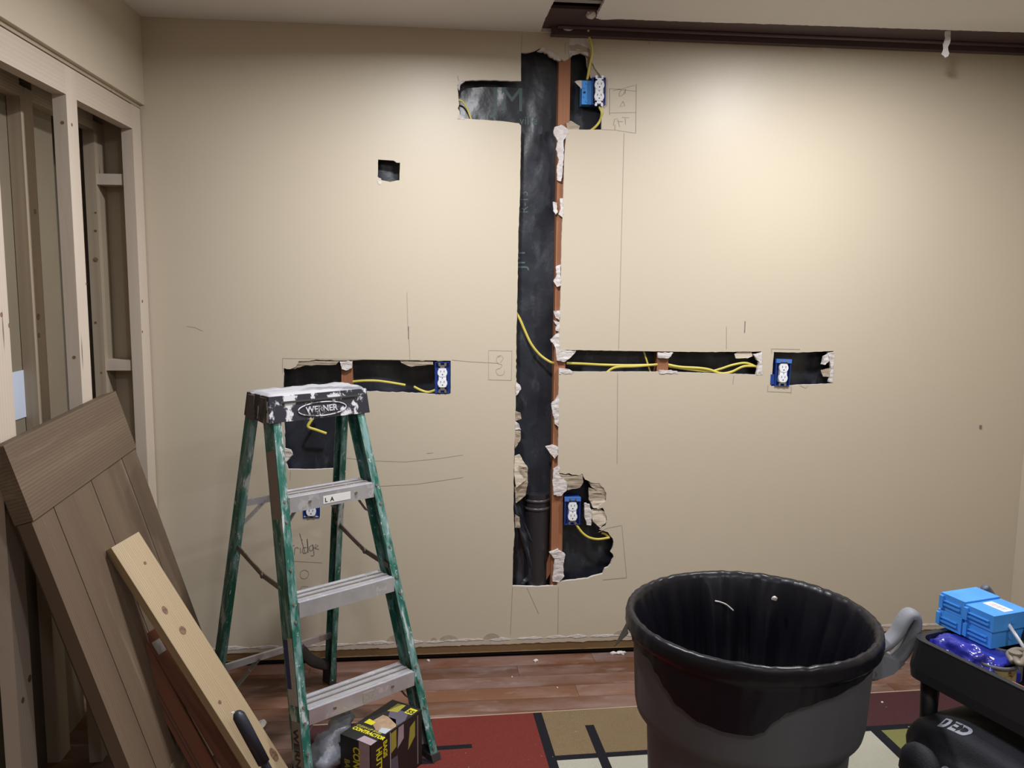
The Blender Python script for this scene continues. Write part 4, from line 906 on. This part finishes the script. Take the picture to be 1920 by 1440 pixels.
for j in range(1, NJ+1):
    ring_ = []
    for k in range(NS):
        th = 2*math.pi*k/NS; rel = math.degrees((th-camang+math.pi) % (2*math.pi)-math.pi); d = .026+(hem(rel)-.026)*j/NJ
        rb_ = (.293 if d < .034 else max(.2825, .293-(d-.034)*.9)) - max(0, d-.045)*.05
        fd = .0016*wr(th, d*9, 14)+.001*abs(wr(th, d*20, 30))
        rr_ = max(rb_+fd, .2815-max(0, d-.045)*.05+.0004)
        ring_.append(bm.verts.new((cc.x+rr_*math.cos(th), cc.y+rr_*math.sin(th), RZ-d)))
    rings.append(ring_)
for A_, B_ in zip(rings, rings[1:]):
    for k in range(NS): bm.faces.new((A_[k], A_[(k+1) % NS], B_[(k+1) % NS], B_[k]))
bm.faces.new(rings[0])
fin(bm, 'liner_film', M_liner, lin, smooth=True)
# loose corner of the film at the left
a = camang-math.radians(78); p = cc+Vector((math.cos(a), math.sin(a), 0))*.29+Zv*(RZ-.05)
bm = bmesh.new(); er = Vector((math.cos(a), math.sin(a), 0)); et = Vector((-er.y, er.x, 0))
q = [p+et*.035, p-et*.03, p+er*.03-Zv*.052-et*.005]; vv = [bm.verts.new(x) for x in q]+[bm.verts.new(x-er*.0015) for x in q]
bm.faces.new(vv[:3]); bm.faces.new(vv[3:][::-1])
for k in range(3): bm.faces.new((vv[k], vv[(k+1) % 3], vv[3+(k+1) % 3], vv[3+k]))
fin(bm, 'film_corner', M_liner, lin)
def inside(px, py, r=.236):     # far inner wall of the liner
    d = (_f+_a*((px-960)/FPX)-_b*((py-720)/FPX)); o = CAM-cc; A2 = d.x**2+d.y**2; B2 = 2*(o.x*d.x+o.y*d.y); C2 = o.x**2+o.y**2-r*r
    return CAM+d*((-B2+math.sqrt(B2*B2-4*A2*C2))/(2*A2))
tag(tube('plaster_sliver', spline([tuple(inside(*q)) for q in ((1341, 1127), (1350, 1129), (1362, 1134), (1375, 1145))], 5), .0022, M_gyp, None, 6), 'thin pale plaster sliver stuck inside the bin liner', 'debris')
tag(crumb(inside(1452, 1122, .238), .006, 'plaster_speck', None, 4, sc=(1.4, .6, 1)), 'small white plaster speck inside the bin liner, right of the sliver', 'debris')

# ------------------------------------------------------------------ contractor bag carton
bz = .19
c4 = [at(*p, 2, bz) for p in ((638, 1376), (695, 1398), (799, 1333))]
cF = c4[1]; eA = (c4[0]-cF); eB = (c4[2]-cF); eB = eB-eA.normalized()*eB.dot(eA.normalized())
lA, lB = eA.length, eB.length; eA.normalize(); eB.normalize(); eA.z = eB.z = 0
carton = empty('bag_carton', (cF.x, cF.y, 0), 'black and yellow carton of contractor bags under the lowest ladder step', 'box')
CM = Matrix((eA, eB, Zv)).transposed().to_4x4(); CM.translation = (cF.x, cF.y, 0)   # local x = short side (left), y = long side (right/back)
bm = bmesh.new(); bx(bm, 0, lA, 0, lB, .0105, bz); fin(bm, 'carton_body', M_blk, carton, CM, bevel=.0015)
e_ = .0006
def top_patch(name, P, m_, z=bz+.0004):
    bm = bmesh.new(); vv = [bm.verts.new((p[0], p[1], z)) for p in P]; bm.faces.new(vv); return fin(bm, name, m_, carton, CM)
def right_patch(name, P, m_, off=.0004):  # face x=0, coords (y,z)
    bm = bmesh.new(); bm.faces.new([bm.verts.new((-off, p[0], p[1])) for p in P]); return fin(bm, name, m_, carton, CM)
def left_patch(name, P, m_, off=.0004):   # face y=0, coords (x,z)
    bm = bmesh.new(); bm.faces.new([bm.verts.new((p[0], -off, p[1])) for p in P]); return fin(bm, name, m_, carton, CM)
top_patch('pink_panel', [(0, 0), (.055, .002), (.05, .03), (.0, .028)], M_pink)
top_patch('photo_print', [(.004, .085), (.04, .07), (.085, .10), (.08, .15), (.03, .15), (.004, .12)], M_skin)
top_patch('photo_print', [(.004, .07), (.03, .065), (.035, .09), (.006, .10)], mat('pale_blue_print', (.45, .5, .56), .5), bz+.0006)
top_patch('grey_panel', [(.004, .125), (.06, .15), (.09, .20), (.02, .20), (.002, .16)], M_grey)
top_patch('yellow_tile', [(.006, .195), (.034, .195), (.034, .228), (.006, .228)], M_ylw, bz+.0006)
top_patch('yellow_panel', [(.052, .185), (.085, .175), (.085, .228), (.056, .232)], M_ylwd, bz+.0006)
top_patch('yellow_panel', [(.07, .085), (.1, .085), (.1, .11), (.07, .105)], M_ylw, bz+.0006)
exw, eyw = CM.to_3x3() @ Vector((-1, 0, 0)), CM.to_3x3() @ Vector((0, 1, 0))
def CW(x, y, z): return CM @ Vector((x, y, z))
text('carton_text', 'CONTRACTOR', CW(.108, .040, bz+.0007), exw, eyw, .021, M_ylw, carton, ext=.0001, bold=.0012, sx=.82)
text('carton_text', 'CLEAN-UP BAGS', CW(.108, .060, bz+.0007), exw, eyw, .014, M_ylwd, carton, ext=.0001, bold=.0006, sx=.9)
text('carton_text', '55', CW(.031, .201, bz+.0008), exw, eyw, .024, M_blk, carton, ext=.0001, bold=.001)
bm = bmesh.new()
left_patch('pink_panel', [(0.004, .0115), (.045, .0115), (.045, bz), (.004, bz)], M_pink)
text('carton_text', 'CONTRACTOR', CW(.066, -.0008, .168), -Zv, exw*-1*-1, .036, M_ylw, carton, ext=.0001, bold=.001, sx=.8)
text('carton_text', 'BAGS', CW(.100, -.0008, .120), -Zv, exw, .028, M_ylwd, carton, ext=.0001, bold=.0008, sx=.8)
eyd = eyw
text('carton_text', 'HUTTER', CW(-.0008, .024, .165), -Zv, eyw, .034, M_ylw, carton, ext=.0001, bold=.001, sx=.8)
text('carton_text', 'BAGS', CW(-.0008, .055, .175), -Zv, eyw, .024, M_ylw, carton, ext=.0001, bold=.0008, sx=.9)
right_patch('yellow_panel', [(.09, .12), (.115, .13), (.115, .185), (.09, .182)], M_ylwd); right_patch('yellow_panel', [(.17, .09), (.205, .12), (.205, .17), (.18, .16)], M_ylwd)
right_patch('photo_print', [(.09, .04), (.125, .05), (.12, .10), (.09, .10)], M_grey); right_patch('photo_print', [(.12, .12), (.15, .14), (.15, .185), (.125, .185)], M_pink); right_patch('pale_edge', [(.085, .012), (.089, .012), (.089, .188), (.085, .188)], M_labw); right_patch('pale_edge', [(.216, .02), (.221, .02), (.221, .18), (.216, .18)], M_lab)
# crumpled silver sack beside it
sp = [at(650, 1333, 1, -.72), at(640, 1355, 1, -.76), at(622, 1390, 1, -.80), at(606, 1430, 1, -.83), at(596, 1470, 1, -.85)]
bm = bmesh.new(); P = spline([tuple(p) for p in sp], 6); P = [p for p in P if p.z > .03] + [Vector((P[-1].x, P[-1].y, .03))]
tube_bm(bm, P, lambda t: .018+.028*min(1, t*1.6), 20, .020, up=(0, 1, 0)); disp(bm, .016, 26, 3); disp(bm, .006, 70, 8)
for v in bm.verts: v.co.z = max(v.co.z, .0105)
tag(fin(bm, 'plastic_sack', M_sack, None, smooth=True), 'crumpled dusty silver plastic sack between ladder rail and carton', 'bag')

# ------------------------------------------------------------------ utility cart
c0 = Vector((1.124, -1.436, 0)); cdv = Vector((.28, -.96, 0)).normalized(); cwv = Vector((.96, .28, 0)).normalized()
cart = empty('utility_cart', c0, 'black utility cart with a deep tray right of the trash can', 'cart')
KM = Matrix((cwv, cdv, Zv)).transposed().to_4x4(); KM.translation = c0; CWd, CLn = .42, .75
def tray(name, z0, z1, t=.012, flare=.008):
    bm = bmesh.new()
    def ringp(inset, z):
        out = []; r = .035
        for (x, y, a0) in ((CWd-inset-r, CLn-inset-r, 0), (inset+r, CLn-inset-r, 90), (inset+r, inset+r, 180), (CWd-inset-r, inset+r, 270)):
            for k in range(6): a = math.radians(a0+18*k); out.append((x+r*math.cos(a), y+r*math.sin(a), z))
        return [bm.verts.new(p) for p in out]
    rs = [ringp(.02, z0), ringp(-.006, z0+.006), ringp(-.008, z0+.03), ringp(0, z1-.006), ringp(-.002, z1), ringp(t, z1), ringp(t+.004, z0+.015)]
    for A_, B_ in zip(rs, rs[1:]):
        for k in range(24): bm.faces.new((A_[k], A_[(k+1) % 24], B_[(k+1) % 24], B_[k]))
    bm.faces.new(rs[0]); bm.faces.new(rs[-1])
    return fin(bm, name, M_cart, cart, KM)
tray('upper_tray', .60, .70); tray('lower_shelf', .12, .16)
bm = bmesh.new()
for (x, y) in ((.035, .035), (CWd-.035, .035), (.035, CLn-.035), (CWd-.035, CLn-.035)):
    bm = bmesh.new(); lathe_bm(bm, [(.02, .19), (.018, .3), (.018, .5), (.022, .605)], (x, y, 0), 16, True); fin(bm, 'post', M_cart, cart, KM, smooth=True)
    bm = bmesh.new(); bmesh.ops.create_cone(bm, cap_ends=True, segments=24, radius1=.05, radius2=.05, depth=.025, matrix=Matrix.Translation((x, y, .06)) @ Matrix.Rotation(math.pi/2, 4, 'Y')); bx(bm, x-.016, x+.016, y-.02, y+.02, .075, .125); fin(bm, 'caster', M_cart, cart, KM)
bm = bmesh.new(); bx(bm, .0, .0, 0, 0, 0, 0); bm.free()
# things in the tray
def B3(cx_, cy_, z0, z1, a, b_, ang, name, m_, parent, bevel=.002):
    bm = bmesh.new(); bx(bm, -a/2, a/2, -b_/2, b_/2, 0, z1-z0); return fin(bm, name, m_, parent, Matrix.Translation((cx_, cy_, z0)) @ Matrix.Rotation(ang, 4, 'Z'), bevel=bevel)
TL, TR, BR, BL = [at(*p, 2, .78) for p in ((1765, 1112), (1831, 1102), (1888, 1151), (1821, 1162))]
exb = (TR-TL).normalized(); eyb = (BL-TL); eyb = (eyb-exb*eyb.dot(exb)); LBx = eyb.length; eyb.normalize(); WBx = (TR-TL).length*.98
def jbox(label, off, ln, z0, z1, labelled=False, dx=0):
    o_ = TL+exb*dx+eyb*off; o_ = Vector((o_.x, o_.y, z0)); e = empty('junction_box', o_, label, 'electrical box', 'spare blue electrical boxes stacked in the cart')
    M = Matrix((exb, eyb, Zv)).transposed().to_4x4(); M.translation = o_
    if M.to_3x3().determinant() < 0: M = Matrix((exb, eyb, Zv)).transposed().to_4x4(); M.translation = o_
    h = z1-z0
    bm = bmesh.new(); bx(bm, 0, WBx, 0, ln-.001, 0, h-.0005); fin(bm, 'shell', M_lblue, e, M, bevel=.002)
    bm = bmesh.new(); bx(bm, -.004, 0.0, .008, ln-.012, h*.30, h*.40); bx(bm, -.004, 0, .008, ln-.012, h*.55, h*.62); bx(bm, -.006, 0, .0, .010, .004, h-.006); fin(bm, 'side_rib', M_lblue, e, M)
    cyl('round_knockout', M @ Vector((WBx*.55, ln-.001, h*.5)), M @ Vector((WBx*.55, ln+.0005, h*.5)), .007, M_lblue, e, 16)
    if labelled:
        bm = bmesh.new(); bx(bm, WBx*.40, WBx*.66, .008, ln-.012, h-.0005, h+.0003); l_ = fin(bm, 'paper_label', M_lbl, e, M)
        bm = bmesh.new()
        for k in range(7): bx(bm, WBx*.46, WBx*.60, .018+k*.006, .020+k*.006+.001*(k % 2), h+.0003, h+.0005)
        fin(bm, 'printed_lines', M_pink, l_, M)
sp_ = LBx*.47
jbox('light blue electrical box at the back of the top of the stack in the cart', 0, sp_, .742, .783)
jbox('light blue electrical box with white label, front top of the stack in the cart', sp_+.001, LBx-sp_, .740, .779, True)
jbox('light blue electrical box under the back one of the stack in the cart', -.002, sp_, .702, .7415, dx=-.004)
jbox('light blue electrical box under the labelled one in the cart', sp_+.001, LBx-sp_-.004, .700, .7395, dx=.002)
# blue plastic bag
bm = bmesh.new(); bmesh.ops.create_icosphere(bm, subdivisions=5, radius=1)
for v in bm.verts:
    d = v.co.copy(); f_ = 1+.16*noise.fractal(d*1.6+Vector((4, 1, 0)), 1, 2, 4)+.10*noise.ridged_multi_fractal(d*2.4, 1, 2, 3, 1, 2)
    s = Vector([math.copysign(abs(q)**.8, q) for q in d])
    v.co = Vector((s.x*.062, s.y*.080, s.z*.052))*f_
    v.co.x = max(v.co.x, -.066)
    lim = .098-.022 if v.co.x < -.01 else .098-.034    # flattened under the stacked boxes
    v.co.z = min(max(v.co.z, -.028), .070 if v.co.x < -.022 else .034)
    v.co = v.co+Vector((.080, .098, .6635))
tag(fin(bm, 'plastic_bag', M_bagblue, None, KM @ Matrix.Identity(4), smooth=True), 'shiny royal blue plastic bag bulging under the stacked boxes in the cart', 'bag')
bm = bmesh.new(); bmesh.ops.create_icosphere(bm, subdivisions=4, radius=1)
for v in bm.verts:
    d = v.co.copy(); v.co = Vector((d.x*.035, d.y*.035, d.z*.032))*(1+.3*noise.fractal(d*2+Vector((9, 1, 0)), 1, 2, 4))
p = at(1898, 1192, 1, -1.43); tag(fin(bm, 'plastic_bag', M_bagblue, None, Matrix.Translation((1.395, -1.44, .655)), smooth=True), 'second smaller blue plastic bag right of the stacked boxes', 'bag')
tag(B3(1.222, -1.655, .62, .682, .035, .03, .3, 'small_carton', mat('reddish_carton', (.20, .06, .05), .5, var=(.28, .14, .09), vscale=60), None), 'small reddish carton standing beside the paint tin in the cart', 'box')
def tin(px, py, z, y, r, h, label, body_m, name='paint_tin'):
    c_ = at(px, py, 2, z); e = empty(name, (c_.x, c_.y, z-h), label, 'tin')
    bm = bmesh.new(); lathe_bm(bm, [(r*.96, z-h), (r*.96, z-.004)], (c_.x, c_.y, 0), 32, True); fin(bm, 'tin_body', body_m, e, smooth=False)
    bm = bmesh.new(); lathe_bm(bm, [(r*.98, z-.008), (r*1.02, z-.003), (r, z), (r*.90, z), (r*.88, z-.004), (r*.001, z-.004)], (c_.x, c_.y, 0), 32); fin(bm, 'tin_lid', M_tin, e, smooth=False)
    return c_
t1 = tin(1882, 1205, .70, 0, .044, .078, 'round tin with grey lid behind the open one in the cart', M_tin)
t2 = tin(1868, 1237, .695, 0, .042, .073, 'open yellow and red labelled tin at the cart rim', M_tinlabel)
crumb((t2.x-.01, t2.y, .694), .012, 'paint_crust', [o for o in COL.objects if o.name.startswith('paint_tin')][-1], 8, M_gyp, (1.6, 1.4, .35))
# hinged khaki steel opener lying on the tin
pl = empty('steel_clamp', (t2.x+.03, t2.y, .70), 'old khaki steel clamp tool lying across the tins', 'tool')
a = at(1893, 1226, 2, .712); b_ = at(1926, 1222, 2, .712); c_ = at(1915, 1245, 2, .712)
tube('clamp_arm', spline([tuple(a+Vector((-.012, -.03, -.004))), tuple(a), tuple(a.lerp(b_, .5)+Vector((0, .006, .004))), tuple(b_)], 6), .008, M_rust, pl, 10, .006)
tube('clamp_arm', spline([tuple(a+Vector((-.004, -.026, -.004))), tuple(a.lerp(c_, .5)), tuple(c_), tuple(b_)], 6), .008, M_rust, pl, 10, .006)
cyl('clamp_pivot', a+Vector((.004, -.012, -.004)), a+Vector((.004, -.012, .010)), .013, M_rust, pl, 20, bevel=.002)
# white stick
s0, s1 = at(1885, 1162, 2, .76), at(1930, 1230, 2, .70)
tag(tube('mixing_stick', [s0, s1], .0042, M_wplas, seg=8), 'thin white stick leaning between the blue boxes and the tins', 'stick')
# frosted lid of a tub behind
lc = at(1900, 1160, 2, .72); td = empty('plastic_tub', (lc.x, lc.y, .62), 'round translucent tub with domed lid at the back right of the cart', 'tub')
bm = bmesh.new(); lathe_bm(bm, [(.050, .622), (.056, .700)], (lc.x, lc.y, 0), 40, True); fin(bm, 'tub_body', M_blk, td)
bm = bmesh.new(); lathe_bm(bm, [(.058, .700), (.060, .712), (.056, .722), (.054, .717), (.03, .716), (.001, .716)], (lc.x, lc.y, 0), 40); fin(bm, 'tub_lid', M_clear, td, smooth=True)
# dark bottle cut by the frame
bc = at(1929, 1195, 1, -1.50); bt = empty('spray_bottle', (bc.x, bc.y, .62), 'dark bottle with green label at the right edge of the picture in the cart', 'bottle')
bm = bmesh.new(); lathe_bm(bm, [(.018, .622), (.018, .72), (.012, .735), (.010, .775), (.0105, .79)], (bc.x, bc.y, 0), 20, True); fin(bm, 'bottle_body', M_blk, bt, smooth=True)
bm = bmesh.new(); lathe_bm(bm, [(.0185, .665), (.0185, .71)], (bc.x, bc.y, 0), 20); fin(bm, 'bottle_label', mat('green_label', (.08, .14, .02), .5), bt, smooth=True)
# grey tool handle standing behind the stack
g0, g1 = at(1884, 1152, 1, -1.335), at(1846, 1100, 1, -1.335)
g0 = Vector((g0.x+.04, g0.y, .63)); th_ = empty('trowel', g0, 'grey handled tool standing upright behind the blue box stack', 'tool')
tube('tool_handle', spline([tuple(g0.lerp(g1, .35)), tuple(g0.lerp(g1, .6)), tuple(g0.lerp(g1, .85)), tuple(g1)], 6), lambda t: .010+.003*math.sin(t*3), mat('grey_handle_rubber', (.09, .10, .13), .5), th_, 12)
tube('tool_blade', [tuple(g0), tuple(g0.lerp(g1, .36))], .008, M_tin, th_, 8)
# black duffel bag on the lower shelf
bgc = at(1812, 1430, 1, -1.62)
bag = empty('duffel_bag', (bgc.x, bgc.y, .2), 'black fabric tool bag with pale lettering under the cart tray', 'bag')
bm = bmesh.new(); bmesh.ops.create_icosphere(bm, subdivisions=5, radius=1)
for v in bm.verts:
    d = v.co.copy(); e_p = .55
    s = Vector([math.copysign(abs(q)**e_p, q) for q in d])
    f_ = 1+.07*noise.fractal(d*1.7+Vector((2, 5, 0)), 1, 2, 3)
    v.co = Vector((s.x*.160, s.y*.24, s.z*.205))*f_
RB = Matrix.Rotation(math.radians(16), 3, 'Z')
ctr = Vector((1.275, -1.64, .352))
for v in bm.verts:
    v.co = RB @ v.co+ctr; v.co.z = max(v.co.z, .138); v.co.z = min(v.co.z, .592)
body = fin(bm, 'bag_body', M_fabric, bag, smooth=True)
def bvhw(o):
    wm = o.matrix_basis.copy(); p = o.parent
    while p is not None: wm = p.matrix_basis @ wm; p = p.parent
    return BVHTree.FromPolygons([wm @ v.co for v in o.data.vertices], [p.vertices[:] for p in o.data.polygons])
bb = bvhw(body)
def hitpx(px, py):
    d = (_f+_a*((px-960)/FPX)-_b*((py-720)/FPX)).normalized(); h = bb.ray_cast(CAM, d); return h
h1_, h2_ = hitpx(1762, 1362), hitpx(1822, 1388)
if h1_[0] and h2_[0]:
    r_ = (h2_[0]-h1_[0]).normalized(); n_ = (h1_[1]+h2_[1]).normalized(); n_ = (n_-r_*n_.dot(r_)).normalized(); u_ = n_.cross(r_)
    text('bag_text', 'DED', h1_[0]-r_*.008, r_, u_, .040, M_print, bag, ext=.0002, bold=.0018, proj=(bb, .001))
    h3_, h4_ = hitpx(1732, 1446), hitpx(1790, 1462)
    if h3_[0] and h4_[0]:
        r3 = (h4_[0]-h3_[0]).normalized(); n3 = (h3_[1]-r3*h3_[1].dot(r3)).normalized(); text('bag_text', 'OOO', h3_[0], r3, n3.cross(r3), .03, M_print, bag, ext=.0002, bold=.0015, proj=(bb, .001))
    L = [hitpx(*q)[0] for q in ((1774, 1328), (1795, 1330), (1820, 1338), (1845, 1350), (1868, 1362))]
    if all(L): tube('bag_strap', spline([tuple(p+Vector((-.004, -.006, .004))) for p in L], 5), .016, M_strapg, bag, 10, .004, up=(0, -1, .3))
bm = bmesh.new(); bmesh.ops.create_icosphere(bm, subdivisions=3, radius=.05)
disp(bm, .012, 12, 2)
ppk = at(1716, 1436, 1, -1.58)
for v in bm.verts: v.co = Vector((v.co.x*.7, v.co.y*1.3, v.co.z*1.1))+ppk+Vector((.01, 0, -.01))
fin(bm, 'side_pocket', M_fabric, bag, smooth=True)
